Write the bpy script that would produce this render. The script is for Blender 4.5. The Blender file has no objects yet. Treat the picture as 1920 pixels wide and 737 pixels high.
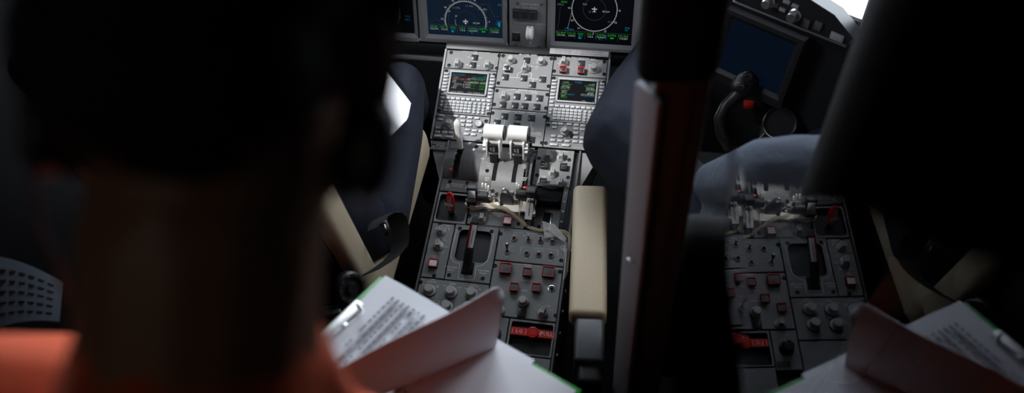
import bpy, bmesh, math, random
from mathutils import Vector, Matrix
random.seed(7)
PI = math.pi
scn = bpy.context.scene
COL = scn.collection
V = Vector

# ------------------------------------------------------------------ camera
IW, IH = 1920, 737
YAW, PITCH, ROLL = 0.23752, 0.86722, -0.09209
CAM = V((.34077, -1.48461, 1.58423))
TU, TL = .40447, .19347            # tilts of the upper and the lower console faces
FPX = math.exp(7.33316)
FW = V((-math.sin(YAW)*math.cos(PITCH), math.cos(YAW)*math.cos(PITCH), -math.sin(PITCH)))
_r = V((math.cos(YAW), math.sin(YAW), 0)); _u = _r.cross(FW)
RT = _r*math.cos(ROLL) + _u*math.sin(ROLL)
UPV = _u*math.cos(ROLL) - _r*math.sin(ROLL)

def ray(x, y): return FW + RT*((x-IW/2)/FPX) - UPV*((y-IH/2)/FPX)
def at(x, y, d): return CAM + ray(x, y)*d
def hit(x, y, p0, n):
    r = ray(x, y); return CAM + r*((V(p0)-CAM).dot(n)/r.dot(n))
def hz(x, y, z): return hit(x, y, (0, 0, z), V((0, 0, 1)))

class Plane:
    def __init__(s, o, tilt):
        s.o = V(o); s.t = tilt
        s.u = V((1, 0, 0)); s.v = V((0, math.cos(tilt), math.sin(tilt))); s.n = V((0, -math.sin(tilt), math.cos(tilt)))
    def uv(s, x, y, h=0):
        p = hit(x, y, s.o + s.n*h, s.n) - s.o
        return p.dot(s.u), p.dot(s.v)
    def w(s, u, v, h=0): return s.o + s.u*u + s.v*v + s.n*h
    def loc(s, P):
        p = V(P)-s.o; return V((p.dot(s.u), p.dot(s.v), p.dot(s.n)))
PU = Plane((0, 0, 0), TU)
PLW = Plane((0, 0, 0), TL)
PM = Plane((0, .31, .13), math.radians(72))

cam = bpy.data.cameras.new('camera'); camo = bpy.data.objects.new('camera', cam); COL.objects.link(camo)
camo.matrix_world = Matrix(((RT.x, UPV.x, -FW.x, CAM.x), (RT.y, UPV.y, -FW.y, CAM.y), (RT.z, UPV.z, -FW.z, CAM.z), (0, 0, 0, 1)))
cam.sensor_width = 36; cam.sensor_fit = 'HORIZONTAL'; cam.lens = FPX/IW*36
cam.clip_start = .02; cam.clip_end = 50
cam.dof.use_dof = True; cam.dof.focus_distance = 2.08; cam.dof.aperture_fstop = 1.8
scn.camera = camo

# ------------------------------------------------------------------ materials
MATS = {}
def lin(c):
    return tuple(((v/255)/12.92 if v/255 <= .04045 else ((v/255+.055)/1.055)**2.4) for v in c)
def mat(name, col, rough=.5, metal=0, bump=0, scale=200, var=0, spec=.5, emit=None, coat=0, es=1, bdist=.002):
    m = bpy.data.materials.new(name); m.use_nodes = True
    nt = m.node_tree; b = nt.nodes['Principled BSDF']
    b.inputs['Base Color'].default_value = (*col, 1)
    b.inputs['Roughness'].default_value = rough; b.inputs['Metallic'].default_value = metal
    b.inputs['Specular IOR Level'].default_value = spec
    if coat: b.inputs['Coat Weight'].default_value = coat; b.inputs['Coat Roughness'].default_value = .08
    if emit:
        b.inputs['Emission Color'].default_value = (*emit, 1); b.inputs['Emission Strength'].default_value = es
    if bump or var:
        tc = nt.nodes.new('ShaderNodeTexCoord'); nz = nt.nodes.new('ShaderNodeTexNoise')
        nz.inputs['Scale'].default_value = scale; nz.inputs['Detail'].default_value = 4
        nt.links.new(tc.outputs['Object'], nz.inputs['Vector'])
        if bump:
            bp = nt.nodes.new('ShaderNodeBump'); bp.inputs['Strength'].default_value = bump; bp.inputs['Distance'].default_value = bdist
            nt.links.new(nz.outputs['Fac'], bp.inputs['Height']); nt.links.new(bp.outputs['Normal'], b.inputs['Normal'])
        if var:
            mx = nt.nodes.new('ShaderNodeMix'); mx.data_type = 'RGBA'
            mx.inputs[6].default_value = (*[c*(1-var) for c in col], 1); mx.inputs[7].default_value = (*[min(1, c*(1+var)) for c in col], 1)
            nt.links.new(nz.outputs['Fac'], mx.inputs[0]); nt.links.new(mx.outputs[2], b.inputs['Base Color'])
    MATS[name] = m; return m

M_PANEL = mat('panel_grey', (.21, .213, .215), .55, bump=.08, scale=900, var=.10)
M_CDU = mat('unit_grey', (.19, .195, .205), .5, bump=.05, scale=900, var=.06)
M_BEZEL = mat('bezel_grey', (.34, .345, .35), .5, bump=.04, scale=700, var=.05)
M_DISPB = mat('display_bezel', (.235, .235, .24), .5, bump=.05, scale=800, var=.06)
M_BLACK = mat('black_plastic', (.014, .014, .016), .42, bump=.05, scale=500)
M_DBLACK = mat('deep_black', (.005, .005, .006), .7, spec=.12)
M_KNOB = mat('knob_grey', (.38, .38, .375), .5, bump=.03, scale=600)
M_KEY = mat('key_grey', (.50, .51, .53), .45)
M_WHITE = mat('white_plastic', (.80, .80, .78), .4, bump=.02, scale=300)
M_INK = mat('white_ink', (.78, .78, .77), .6)
M_INKD = mat('dark_ink', (.03, .03, .035), .6)
M_INKR = mat('red_ink', (.16, .012, .025), .6)
M_LENS = mat('switch_lens', (.035, .04, .05), .25, spec=.6)
M_LENSG = mat('grey_lens', (.11, .115, .125), .3)
M_RED = mat('red_plastic', (.55, .018, .014), .35, spec=.5)
M_BOOT = mat('boot_red', (.30, .03, .02), .5)
M_REDG = mat('red_guard', (.62, .03, .02), .35)
M_METAL = mat('bright_metal', (.75, .74, .72), .28, 1)
M_STEEL = mat('brushed_steel', (.5, .5, .5), .4, 1, bump=.1, scale=300)
M_DMET = mat('dark_metal', (.16, .16, .165), .4, .6, bump=.05, scale=300)
M_DRUM = mat('drum_grey', (.40, .40, .40), .38, .25, bump=.03, scale=300, var=.05)
M_QUAD = mat('quadrant_grey', (.20, .20, .205), .45, bump=.05, scale=600)
M_LEATHER = mat('beige_leather', (.50, .41, .285), .55, bump=.25, scale=260, var=.12)
M_SEATB = mat('seat_black', (.006, .006, .007), .7, bump=.2, scale=300, spec=.12)
M_TROUS = mat('navy_wool', (.020, .023, .034), .9, bump=.6, scale=500, var=.3, spec=.15)
M_GREYC = mat('grey_blue_cloth', (.07, .082, .108), .9, bump=.45, scale=14, var=.12, spec=.12, bdist=.02)
M_JACK = mat('black_jacket', (.006, .0065, .0085), .85, bump=.5, scale=300, var=.3, spec=.06)
M_SKIN = mat('brown_skin', (.30, .145, .085), .5, bump=.1, scale=300, var=.12)
M_SKINL = mat('tan_skin', (.42, .24, .16), .5, bump=.1, scale=300, var=.12)
M_HAIR = mat('black_hair', (.010, .009, .009), .7, bump=.8, scale=250, spec=.2)
M_ORANGE = mat('orange_cloth', (.70, .095, .025), .9, bump=.4, scale=300, var=.12)
M_PAPER = mat('white_paper', (.80, .81, .86), .7, bump=.02, scale=100)
M_GREEN = mat('green_board', (.02, .28, .035), .45)
M_FOAM = mat('crumpled_white', (.84, .81, .74), .7, bump=.15, scale=90, var=.06)
M_TAPE = mat('masking_tape', (.50, .48, .45), .5, bump=.3, scale=100, var=.1)
M_WIRE = mat('cream_wire', (.55, .46, .33), .45)
M_STAIN = mat('grey_trim', (.30, .31, .33), .4, bump=.04, scale=500)
M_SHELL = mat('dark_lining', (.018, .018, .02), .9, bump=.2, scale=60, spec=.08)
M_CARPET = mat('dark_carpet', (.02, .02, .022), .95, bump=.8, scale=400, var=.3)
M_EYE = mat('eye_white', (.7, .68, .65), .3)
M_BELT = mat('belt_webbing', (.012, .012, .013), .7, bump=.5, scale=700, spec=.25)
M_BRONZE = mat('yoke_chrome', (.85, .82, .78), .15, 1)
M_TAN = mat('tan_panel', (.30, .19, .14), .6, bump=.05, scale=200)

def emis(name, c, base=(.004, .004, .005), rough=.3, s=1):
    return mat(name, base, rough, emit=c, es=s, spec=.12)
M_SCRB = emis('screen_navy', lin((13, 25, 39)))
M_SCRK = emis('screen_black', lin((3, 4, 8)))
M_SCRD = emis('screen_blue', lin((3, 11, 24)), s=1.0)
M_EG = emis('screen_green', lin((25, 150, 30)))
M_EC = emis('screen_cyan', lin((22, 115, 145)))
M_EW = emis('screen_white', lin((165, 165, 165)))
M_EM = emis('screen_pale', lin((95, 92, 115)))
M_ED = emis('screen_dim', lin((58, 56, 60)))
M_EO = emis('screen_orange', lin((150, 80, 60)))

def wood():
    m = bpy.data.materials.new('mahogany'); m.use_nodes = True; nt = m.node_tree; b = nt.nodes['Principled BSDF']
    tc = nt.nodes.new('ShaderNodeTexCoord'); mp = nt.nodes.new('ShaderNodeMapping'); mp.inputs['Scale'].default_value = (70, 70, 1.5)
    nz = nt.nodes.new('ShaderNodeTexNoise'); nz.inputs['Scale'].default_value = 1.2; nz.inputs['Detail'].default_value = 5
    cr = nt.nodes.new('ShaderNodeValToRGB'); cr.color_ramp.elements[0].position = .3; cr.color_ramp.elements[1].position = .7
    cr.color_ramp.elements[0].color = (.035, .034, .032, 1); cr.color_ramp.elements[1].color = (.105, .105, .098, 1)
    for a, c in ((tc.outputs['Object'], mp.inputs['Vector']), (mp.outputs['Vector'], nz.inputs['Vector']), (nz.outputs['Fac'], cr.inputs['Fac']), (cr.outputs['Color'], b.inputs['Base Color'])): nt.links.new(a, c)
    b.inputs['Roughness'].default_value = .5; b.inputs['Coat Weight'].default_value = .12
    return m
M_WOOD = wood()
def glass(name, tint, fres, fac=.04):
    m = bpy.data.materials.new(name); m.use_nodes = True; nt = m.node_tree; nt.nodes.remove(nt.nodes['Principled BSDF'])
    out = nt.nodes['Material Output']; tr = nt.nodes.new('ShaderNodeBsdfTransparent'); tr.inputs['Color'].default_value = (*tint, 1)
    gl = nt.nodes.new('ShaderNodeBsdfGlossy'); gl.inputs['Roughness'].default_value = .0; gl.inputs['Color'].default_value = (.92, .95, 1, 1)
    mx = nt.nodes.new('ShaderNodeMixShader'); nt.links.new(tr.outputs[0], mx.inputs[1]); nt.links.new(gl.outputs[0], mx.inputs[2])
    if fres:
        fr = nt.nodes.new('ShaderNodeFresnel'); fr.inputs['IOR'].default_value = 1.5; nt.links.new(fr.outputs[0], mx.inputs[0])
    else: mx.inputs[0].default_value = fac
    nt.links.new(mx.outputs[0], out.inputs['Surface']); return m
M_GLASSF = glass('partition_glass', (.62, .64, .68), True)
M_GLASSB = glass('glass_clear', (.96, .97, .98), False, .0)
M_WINDOW = glass('window_glass', (.97, .98, .99), False, .03)
M_TAPEC = bpy.data.materials.new('clear_tape'); M_TAPEC.use_nodes = True
def _tapemat(m):
    nt = m.node_tree; b = nt.nodes['Principled BSDF']; b.inputs['Base Color'].default_value = (.62, .61, .58, 1); b.inputs['Roughness'].default_value = .45
    b.inputs['Alpha'].default_value = .55
_tapemat(M_TAPEC)

# ------------------------------------------------------------------ mesh helpers
class MB:
    def __init__(s): s.bm = bmesh.new(); s.mi = 0
    def _fin(s, faces):
        for f in faces: f.material_index = s.mi
    def box(s, c, d, rot=None, bev=0, seg=2, taper=None):
        r = bmesh.ops.create_cube(s.bm, size=1); vs = r['verts']
        for v in vs:
            k = 1
            if taper and v.co.z > 0: k = taper
            v.co = V((v.co.x*d[0]*k, v.co.y*d[1]*k, v.co.z*d[2]))
        fs = set(f for v in vs for f in v.link_faces)
        if bev:
            es = list(set(e for v in vs for e in v.link_edges))
            rr = bmesh.ops.bevel(s.bm, geom=es, offset=bev, segments=seg, profile=.5, affect='EDGES')
            vs = list(set(rr['verts']) | set(v for v in vs if v.is_valid))
            fs = set(f for v in vs for f in v.link_faces)
        M = Matrix.Translation(V(c))
        if rot is not None: M = M @ (rot.to_4x4() if isinstance(rot, Matrix) else Matrix.Rotation(rot, 4, 'Z'))
        for v in vs: v.co = M @ v.co
        s._fin(fs); return s
    def lathe(s, prof, c=(0, 0, 0), seg=20, M=None, sc=(1, 1)):
        c = V(c); rings = []
        for r, z in prof:
            ring = []
            n = 1 if r < 1e-6 else seg
            for i in range(n):
                a = 2*PI*i/seg; p = V((r*math.cos(a)*sc[0], r*math.sin(a)*sc[1], z))
                if M is not None: p = M @ p
                ring.append(s.bm.verts.new(p + c))
            rings.append(ring)
        fs = []
        for a, b in zip(rings, rings[1:]):
            for i in range(seg):
                j = (i+1) % seg
                q = [a[i % len(a)], a[j % len(a)], b[j % len(b)], b[i % len(b)]]
                q2 = []
                for v in q:
                    if v not in q2: q2.append(v)
                if len(q2) > 2:
                    try: fs.append(s.bm.faces.new(q2))
                    except ValueError: pass
        for ring in (rings[0], rings[-1]):
            if len(ring) > 2:
                try: fs.append(s.bm.faces.new(ring))
                except ValueError: pass
        s._fin(fs); return s
    def cyl(s, p0, p1, r0, r1=None, seg=16):
        p0, p1 = V(p0), V(p1); d = p1-p0; r1 = r0 if r1 is None else r1
        q = d.to_track_quat('Z', 'Y').to_matrix()
        return s.lathe([(r0, 0), (r1, d.length)], p0, seg, q)
    def tube(s, pts, r, seg=8):
        pts = [V(p) for p in pts]; n = len(pts); rings = []; prev = None
        for i, p in enumerate(pts):
            t = (pts[min(i+1, n-1)]-pts[max(i-1, 0)]).normalized()
            if prev is None:
                x = t.orthogonal().normalized()
            else:
                x = (prev - t*prev.dot(t)).normalized()
            prev = x; y = t.cross(x); rr = r[i] if isinstance(r, (list, tuple)) else r
            rings.append([s.bm.verts.new(p + (x*math.cos(2*PI*k/seg)+y*math.sin(2*PI*k/seg))*rr) for k in range(seg)])
        fs = []
        for a, b in zip(rings, rings[1:]):
            for k in range(seg): fs.append(s.bm.faces.new([a[k], a[(k+1) % seg], b[(k+1) % seg], b[k]]))
        fs.append(s.bm.faces.new(rings[0][::-1])); fs.append(s.bm.faces.new(rings[-1]))
        s._fin(fs); return s
    def prism(s, poly, z0, z1, M=None):
        f = lambda p, z: (M @ V((p[0], p[1], z))) if M is not None else V((p[0], p[1], z))
        a = [s.bm.verts.new(f(p, z0)) for p in poly]; b = [s.bm.verts.new(f(p, z1)) for p in poly]; n = len(poly)
        fs = [s.bm.faces.new(a[::-1]), s.bm.faces.new(b)]
        for i in range(n): fs.append(s.bm.faces.new([a[i], a[(i+1) % n], b[(i+1) % n], b[i]]))
        s._fin(fs); return s
    def hexa(s, lo8):
        v = [s.bm.verts.new(V(p)) for p in lo8]
        fs = [s.bm.faces.new([v[i] for i in q]) for q in ((3, 2, 1, 0), (4, 5, 6, 7), (0, 1, 5, 4), (1, 2, 6, 5), (2, 3, 7, 6), (3, 0, 4, 7))]
        s._fin(fs); return s
    def line(s, p, q, w, h=.0003):
        p = V((p[0], p[1], 0)); q = V((q[0], q[1], 0)); d = (q-p); L = d.length
        if L < 1e-6: return s
        return s.box(((p.x+q.x)/2, (p.y+q.y)/2, h), (L, w, .0004), math.atan2(d.y, d.x))
    def poly(s, pts, w, h=.0003):
        for a, b in zip(pts, pts[1:]): s.line(a, b, w, h)
        return s
    def text(s, t, c, size, h=.0004, align='CENTER', rot=0):
        vs, fs = glyphs(t, align)
        cr, sr = math.cos(rot), math.sin(rot); nv = []
        for x, y in vs:
            x, y = x*size, y*size
            nv.append(s.bm.verts.new((c[0]+x*cr-y*sr, c[1]+x*sr+y*cr, h)))
        nf = []
        for f in fs:
            try: nf.append(s.bm.faces.new([nv[i] for i in f]))
            except ValueError: pass
        s._fin(nf); return s
    def grid(s, fn, nu, nv, thick=0):
        vs = [[s.bm.verts.new(fn(i/nu, j/nv)) for j in range(nv+1)] for i in range(nu+1)]
        fs = [s.bm.faces.new([vs[i][j], vs[i+1][j], vs[i+1][j+1], vs[i][j+1]]) for i in range(nu) for j in range(nv)]
        s._fin(fs)
        if thick:
            s.bm.normal_update()
            bmesh.ops.solidify(s.bm, geom=fs, thickness=thick)
        return s
    def mesh(s, name, mats, ang=.6, smooth=True):
        bm = s.bm; bmesh.ops.recalc_face_normals(bm, faces=bm.faces)
        for f in bm.faces: f.smooth = smooth
        for e in bm.edges:
            if len(e.link_faces) == 2 and e.calc_face_angle(0) > ang: e.smooth = False
        me = bpy.data.meshes.new(name); bm.to_mesh(me); bm.free()
        for m in (mats if isinstance(mats, (list, tuple)) else [mats]): me.materials.append(m)
        return me
    def obj(s, name, mats, parent=None, loc=(0, 0, 0), rot=(0, 0, 0), ang=.6, smooth=True):
        return link(name, s.mesh(name, mats, ang, smooth), parent, loc, rot)

def link(name, me, parent=None, loc=(0, 0, 0), rot=(0, 0, 0)):
    o = bpy.data.objects.new(name, me); COL.objects.link(o)
    if parent is not None: o.parent = parent
    o.location = loc; o.rotation_euler = rot
    return o
_G = {}
def glyphs(t, align):
    k = (t, align)
    if k in _G: return _G[k]
    cu = bpy.data.curves.new('lettering', 'FONT'); cu.body = t; cu.align_x = align; cu.align_y = 'CENTER'; cu.size = 1.4; cu.resolution_u = 1
    o = bpy.data.objects.new('lettering', cu); COL.objects.link(o)
    bpy.context.view_layer.update()
    me = o.to_mesh(); r = ([(v.co.x, v.co.y) for v in me.vertices], [tuple(p.vertices) for p in me.polygons])
    o.to_mesh_clear(); bpy.data.objects.remove(o); bpy.data.curves.remove(cu)
    _G[k] = r; return r

def tag(o, label, cat, group=None, kind=None):
    if label: o['label'] = label
    if cat: o['category'] = cat
    if group: o['group'] = group
    if kind: o['kind'] = kind
    return o
def empty(name, label, cat, loc=(0, 0, 0), rot=(0, 0, 0), group=None):
    o = link(name, None, None, loc, rot); o.empty_display_size = .02
    return tag(o, label, cat, group)
def struct(o): o['kind'] = 'structure'; return o

# ------------------------------------------------------------------ shared part meshes
CACHE = {}
def shared(key, fn, mats):
    if key not in CACHE: CACHE[key] = fn().mesh(key, mats)
    return CACHE[key]
def c_button(w, d):
    m = MB(); m.box((0, 0, .0006), (w+.0035, d+.0035, .0024), bev=.0004); return m
def c_lens(w, d):
    m = MB(); m.box((0, 0, .0022), (w-.0015, d-.0015, .0022), bev=.0007); return m
def c_guard(w, d):
    m = MB(); b = .0016
    for sx in (-1, 1): m.box((sx*(w/2-b/2), 0, .0105), (b, d, .004), bev=.0005)
    m.box((0, d/2-b*.8, .0105), (w, b*1.6, .004), bev=.0005); m.box((0, -d/2+b/2, .0105), (w, b, .004), bev=.0005)
    return m
def c_gbase(w, d):
    m = MB(); m.box((0, 0, .0045), (w-.001, d-.001, .009), bev=.0008); return m
def c_pointer(s):
    m = MB(); m.lathe([(.0122*s, 0), (.0122*s, .0028*s), (.0098*s, .006*s), (.0085*s, .0075*s), (0, .0075*s)], seg=24)
    # ridge grip: tall wedge running across the knob, nose forward
    k = s
    m.hexa([(-.0062*k, -.0085*k, .006*k), (.0062*k, -.0085*k, .006*k), (.0062*k, .0085*k, .006*k), (-.0062*k, .0085*k, .006*k),
            (-.0046*k, -.004*k, .0185*k), (.0046*k, -.004*k, .0185*k), (.0042*k, .0105*k, .0185*k), (-.0042*k, .0105*k, .0185*k)])
    return m
def c_mark(s):
    m = MB(); m.box((0, .0055*s, .0187*s), (.0011*s, .009*s, .0006*s)); return m
def c_round(s):
    m = MB(); m.lathe([(.0125*s, 0), (.0125*s, .003*s), (.0095*s, .0055*s), (.0085*s, .0075*s), (.0078*s, .017*s), (.0070*s, .0182*s), (0, .0182*s)], seg=24); return m
def c_dimmer(s):
    m = MB(); m.lathe([(.0135*s, 0), (.0135*s, .0035*s), (.0105*s, .0055*s), (.0098*s, .018*s), (.0086*s, .0195*s), (0, .0195*s)], seg=28); return m
def c_skirt(s):
    m = MB(); m.lathe([(.014*s, -.002*s), (.014*s, .0018*s), (.0125*s, .003*s), (0, .003*s)], seg=28); return m
def c_dual(s):
    m = MB(); m.lathe([(.0115*s, 0), (.0115*s, .016*s), (.0105*s, .0175*s), (.0078*s, .0175*s), (.0074*s, .029*s), (.0060*s, .0305*s), (.003*s, .0295*s), (0, .0293*s)], seg=28); return m
def c_screw():
    m = MB(); m.lathe([(.0052, -.004), (.0052, .0004), (.0046, .0007), (0, .0007)], seg=16); return m
def c_slot():
    m = MB(); m.box((.0010, -.0012, .0009), (.0040, .0011, .0006), .5); return m
def c_key(w, d):
    m = MB(); m.box((0, 0, .0015), (w, d, .0055), bev=.0008, seg=2); return m
def c_rkey(r):
    m = MB(); m.lathe([(r, -.001), (r, .003), (r*.8, .0044), (0, .0046)], seg=14); return m
def c_nut():
    m = MB(); m.lathe([(.0078, -.001), (.0078, .002), (.0068, .003), (.0052, .003), (.0048, .0005), (0, .0005)], seg=18); return m
def c_boot():
    m = MB(); m.lathe([(.0030, .001), (.0026, .003), (0, .0034)], (.0010, -.0012, 0), seg=12); return m
def c_bat(L):
    m = MB(); q = Matrix.Rotation(-.35, 3, 'X')
    m.lathe([(.0016, 0), (.0024, L*.55), (.0031, L*.9), (.0026, L), (0, L*1.03)], (0, 0, .001), 12, q); return m

class Panel:
    """one removable panel; children live in the panel's own plane"""
    def __init__(s, name, label, cat, pl, rect, mface=None, group=None, thick=.012, face=True, gap=.0012, faceh=0):
        s.pl = pl; u0, v0, u1, v1 = rect; s.rect = rect
        s.c = ((u0+u1)/2, (v0+v1)/2)
        s.e = empty(name, label, cat, pl.w(*s.c), (pl.t, 0, 0), group)
        s.ink = MB(); s.mf = mface or M_PANEL
        s.W, s.D = u1-u0, v1-v0
        if face:
            m = MB(); m.box((0, 0, faceh-thick/2), (s.W-2*gap, s.D-2*gap, thick), bev=.0007, seg=1); m.obj('faceplate', s.mf, s.e)
    def l(s, x, y, h=0):
        u, v = s.pl.uv(x, y, h); return (u-s.c[0], v-s.c[1])
    def part(s, name, key, fn, mats, xy, h=0, rz=0, parent=None, px=True):
        p = s.l(*xy, h) if px else xy
        if parent is not None: return link(name, shared(key, fn, mats), parent, (0, 0, 0))
        return link(name, shared(key, fn, mats), s.e, (p[0], p[1], h), (0, 0, rz))
    def btn(s, x, y, w=.0155, d=.0145, px=True):
        o = s.part('push_button', f'push_button_{w}_{d}', lambda: c_button(w, d), M_BLACK, (x, y), px=px)
        link('button_lens', shared(f'button_lens_{w}_{d}', lambda: c_lens(w, d), M_LENS), o); return o
    def guard(s, x, y, w=.019, d=.0185, mg=None, lens=None, nm='red'):
        p = s.l(x, y, .008)
        o = link('guarded_switch', shared(f'gbase_{w}_{d}', lambda: c_gbase(w, d), M_BLACK), s.e, (p[0], p[1], 0))
        g = link('switch_guard', shared(f'guard_{w}_{d}_{nm}', lambda: c_guard(w, d), mg or M_REDG), o)
        link('switch_lens', shared(f'glens_{w}_{d}_{(lens or M_LENS).name}', lambda: MB().box((0, 0, .0092), (w-.004, d-.0052, .002), bev=.0005), lens or M_LENS), o)
        return o
    def ptr(s, x, y, sc=1, rz=0):
        o = s.part('selector_knob', f'pointer_{sc}', lambda: c_pointer(sc), M_KNOB, (x, y), rz=rz)
        link('knob_mark', shared(f'pmark_{sc}', lambda: c_mark(sc), M_INKD), o); return o
    def rnd(s, x, y, sc=1):
        return s.part('rotary_knob', f'round_{sc}', lambda: c_round(sc), M_KNOB, (x, y))
    def dim(s, x, y, sc=1, m=None):
        o = s.part('dimmer_knob', f'dimmer_{sc}', lambda: c_dimmer(sc), m or M_KNOB, (x, y), h=.002)
        link('knob_skirt', shared(f'skirt_{sc}', lambda: c_skirt(sc), M_BLACK), o); return o
    def dual(s, x, y, sc=1):
        return s.part('dual_knob', f'dual_{sc}', lambda: c_dual(sc), M_KNOB, (x, y))
    def screw(s, *pts):
        for x, y in pts:
            o = s.part('screw', 'screw', c_screw, M_DBLACK, (x, y)); link('screw_slot', shared('slot', c_slot, M_DMET), o)
    def toggle(s, x, y, L=.014, sc=1):
        o = s.part('toggle_switch', 'nut', c_nut, M_METAL, (x, y))
        link('toggle_well', shared('well', lambda: MB().lathe([(.0052, 0), (.0052, .0022), (0, .0022)], seg=16), M_DBLACK), o)
        link('toggle_boot', shared('boot', c_boot, M_BOOT), o)
        link('toggle_lever', shared(f'bat{L}', lambda: c_bat(L), M_DMET), o); return o
    def key(s, x, y, w, d, px=True, name='key'):
        return s.part(name, f'key_{w}_{d}', lambda: c_key(w, d), M_KEY, (x, y), px=px)
    def t(s, txt, x, y, size=.0036, h=.0004, px=True):
        p = s.l(x, y) if px else (x, y); s.ink.text(txt, p, size, h)
    def ln(s, *pts, w=.0009):
        s.ink.poly([s.l(*p) for p in pts], w)
    def done(s, m=None):
        if len(s.ink.bm.verts): s.ink.obj('lettering', m or M_INK, s.e, smooth=False)
        return s.e

# ================================================================== CENTRE CONSOLE BODY
def console_body():
    e = empty('center_console', 'black console carcass running between the two seats, carrying all the panels', 'console', (0, 0, 0))
    ub = [(-.2335, -.002), (.2335, -.002), (.2335, .268), (.2335, .298), (-.2335, .298), (-.2335, .268)]
    # upper block (wider), then the lower block; tops just under the panels
    m = MB(); P = PU.w
    top = -.0125
    def block(pl, u0, u1, v0, v1, z, shrink=0):
        a = [pl.w(u0, v0, top), pl.w(u1, v0, top), pl.w(u1, v1, top), pl.w(u0, v1, top)]
        b = [V((p.x*(1-shrink), p.y, z)) for p in a]
        m.hexa([*b, *a])
    block(PU, -.231, .231, .0008, .300, -.40, .25)
    m.obj('upper_carcass', M_BLACK, e)
    m = MB(); block(PLW, -.178, .178, -.66, -.0008, -.44)
    m.obj('lower_carcass', M_BLACK, e)
    # edge rails
    for s in (-1, 1):
        m = MB()
        m.hexa([PU.w(s*.2325, .0, -.05), PU.w(s*.2275, .0, -.05), PU.w(s*.2275, .272, -.05), PU.w(s*.2325, .272, -.05),
                PU.w(s*.2325, .0, .0015), PU.w(s*.2275, .0, .0015), PU.w(s*.2275, .272, .0015), PU.w(s*.2325, .272, .0015)])
        m.obj('upper_rail', M_STAIN, e)
    for s in (-1, 1):
        m = MB()
        m.hexa([PLW.w(s*.184, -.655, -.06), PLW.w(s*.1765, -.655, -.06), PLW.w(s*.1765, -.002, -.06), PLW.w(s*.184, -.002, -.06),
                PLW.w(s*.1815, -.655, .0015), PLW.w(s*.1765, -.655, .0015), PLW.w(s*.1765, -.002, .0015), PLW.w(s*.1815, -.002, .0015)])
        m.obj('lower_rail', M_DMET, e)
    # sloping shoulders beside the throttle quadrant
    for s in (-1, 1):
        m = MB()
        m.hexa([PLW.w(s*.232, -.004, -.075), PLW.w(s*.182, -.004, -.075), PLW.w(s*.182, -.115, -.075), PLW.w(s*.19, -.115, -.075),
                PLW.w(s*.232, -.004, -.004), PLW.w(s*.182, -.004, -.004), PLW.w(s*.182, -.115, -.012), PLW.w(s*.187, -.115, -.012)])
        o = m.obj('console_shoulder', M_QUAD, e)
        if s < 0:
            m = MB(); m.box((0, 0, 0), (.05, .026, .0006)); pl = m.obj('placard', M_INKD, e, PLW.w(-.2, -.021, -.0022), (TL-.02, 0, 0))
            m = MB()
            for i, t in enumerate(('AUTOTHROTTLE SPD', 'INSTALLED', 'REFER TO LIMITATIONS', 'BELOW 1.5 FROM LOCKED')):
                m.text(t, (0, .0085-.0056*i), .0034, .0005)
            m.obj('lettering', M_INK, pl, smooth=False)
    # fasteners down the right flank
    for k in range(7):
        v = -.28-.055*k
        m = MB(); m.lathe([(.004, 0), (.004, .003), (0, .004)], seg=10, M=Matrix.Rotation(PI/2, 3, 'Y'))
        m.obj('screw', M_METAL, e, PLW.w(.184, v, -.03))
    # ledge strip along the top edge
    m = MB(); m.box((0, 0, 0), (.464, .022, .012), bev=.002)
    m.obj('top_ledge', M_BLACK, e, PU.w(0, .284, -.006), (TU, 0, 0))
    return e
console_body()

u0, v0 = PU.uv(1031, 97); u1, v1 = PU.uv(1141, 103)
pc = PU.w((u0+u1)/2, (v0+v1)/2, .004)
st = empty('warning_placard', 'white strip placard with dark red warning lines above the pressurization panel', 'placard', pc, (TU, 0, 0))
MB().box((0, 0, 0), (u1-u0, .017, .0012), bev=.0005).obj('placard_plate', mat('placard_grey', (.40, .40, .42), .6), st)
m = MB(); m.text('DO NOT EXCEED 0.1 PSI CABIN \u0394P DURING TAXI', (0, .0036), .0042, .0008)
m.text('DO NOT EXCEED 1.0 PSI CABIN \u0394P FOR LANDING', (0, -.0036), .0042, .0008); m.obj('lettering', M_INKR, st, smooth=False)

UL, U1, U2, UR = -.2266, -.0755, .0776, .2265
VT, VF, VC, VA, VI = .270, .213, .0766, .166, .1016

# ---- fuel panel
p = Panel('fuel_panel', 'grey fuel panel with two pointer knobs, top left of the console', 'control panel', PU, (UL, VF, U1, VT))
p.ln((866, 95.7), (885, 97)); p.ln((897, 98), (919, 99.3)); p.t('FUEL', 891, 97.5, .0042); p.t('XFEED', 892, 101.5, .0036)
p.btn(890, 108.2); p.btn(886.6, 122.5); p.t('PUMP', 889, 115.5, .003)
for a, b in (((876, 107.3), (882, 107.8)), ((897, 108.6), (903.5, 109)), ((873, 121.4), (879, 121.9)), ((894, 123), (900, 123.4))): p.ln(a, b)
p.ptr(858.5, 121.5); p.ptr(914.8, 124.2)
for x, y in ((865, 110), (868, 114.7), (852, 114), (921, 113.3), (924, 118), (907, 117)): p.t('\u2013', x, y, .005)
p.screw((846, 98.5), (842, 122.5), (936, 104.3), (931.5, 128)); p.done()

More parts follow.
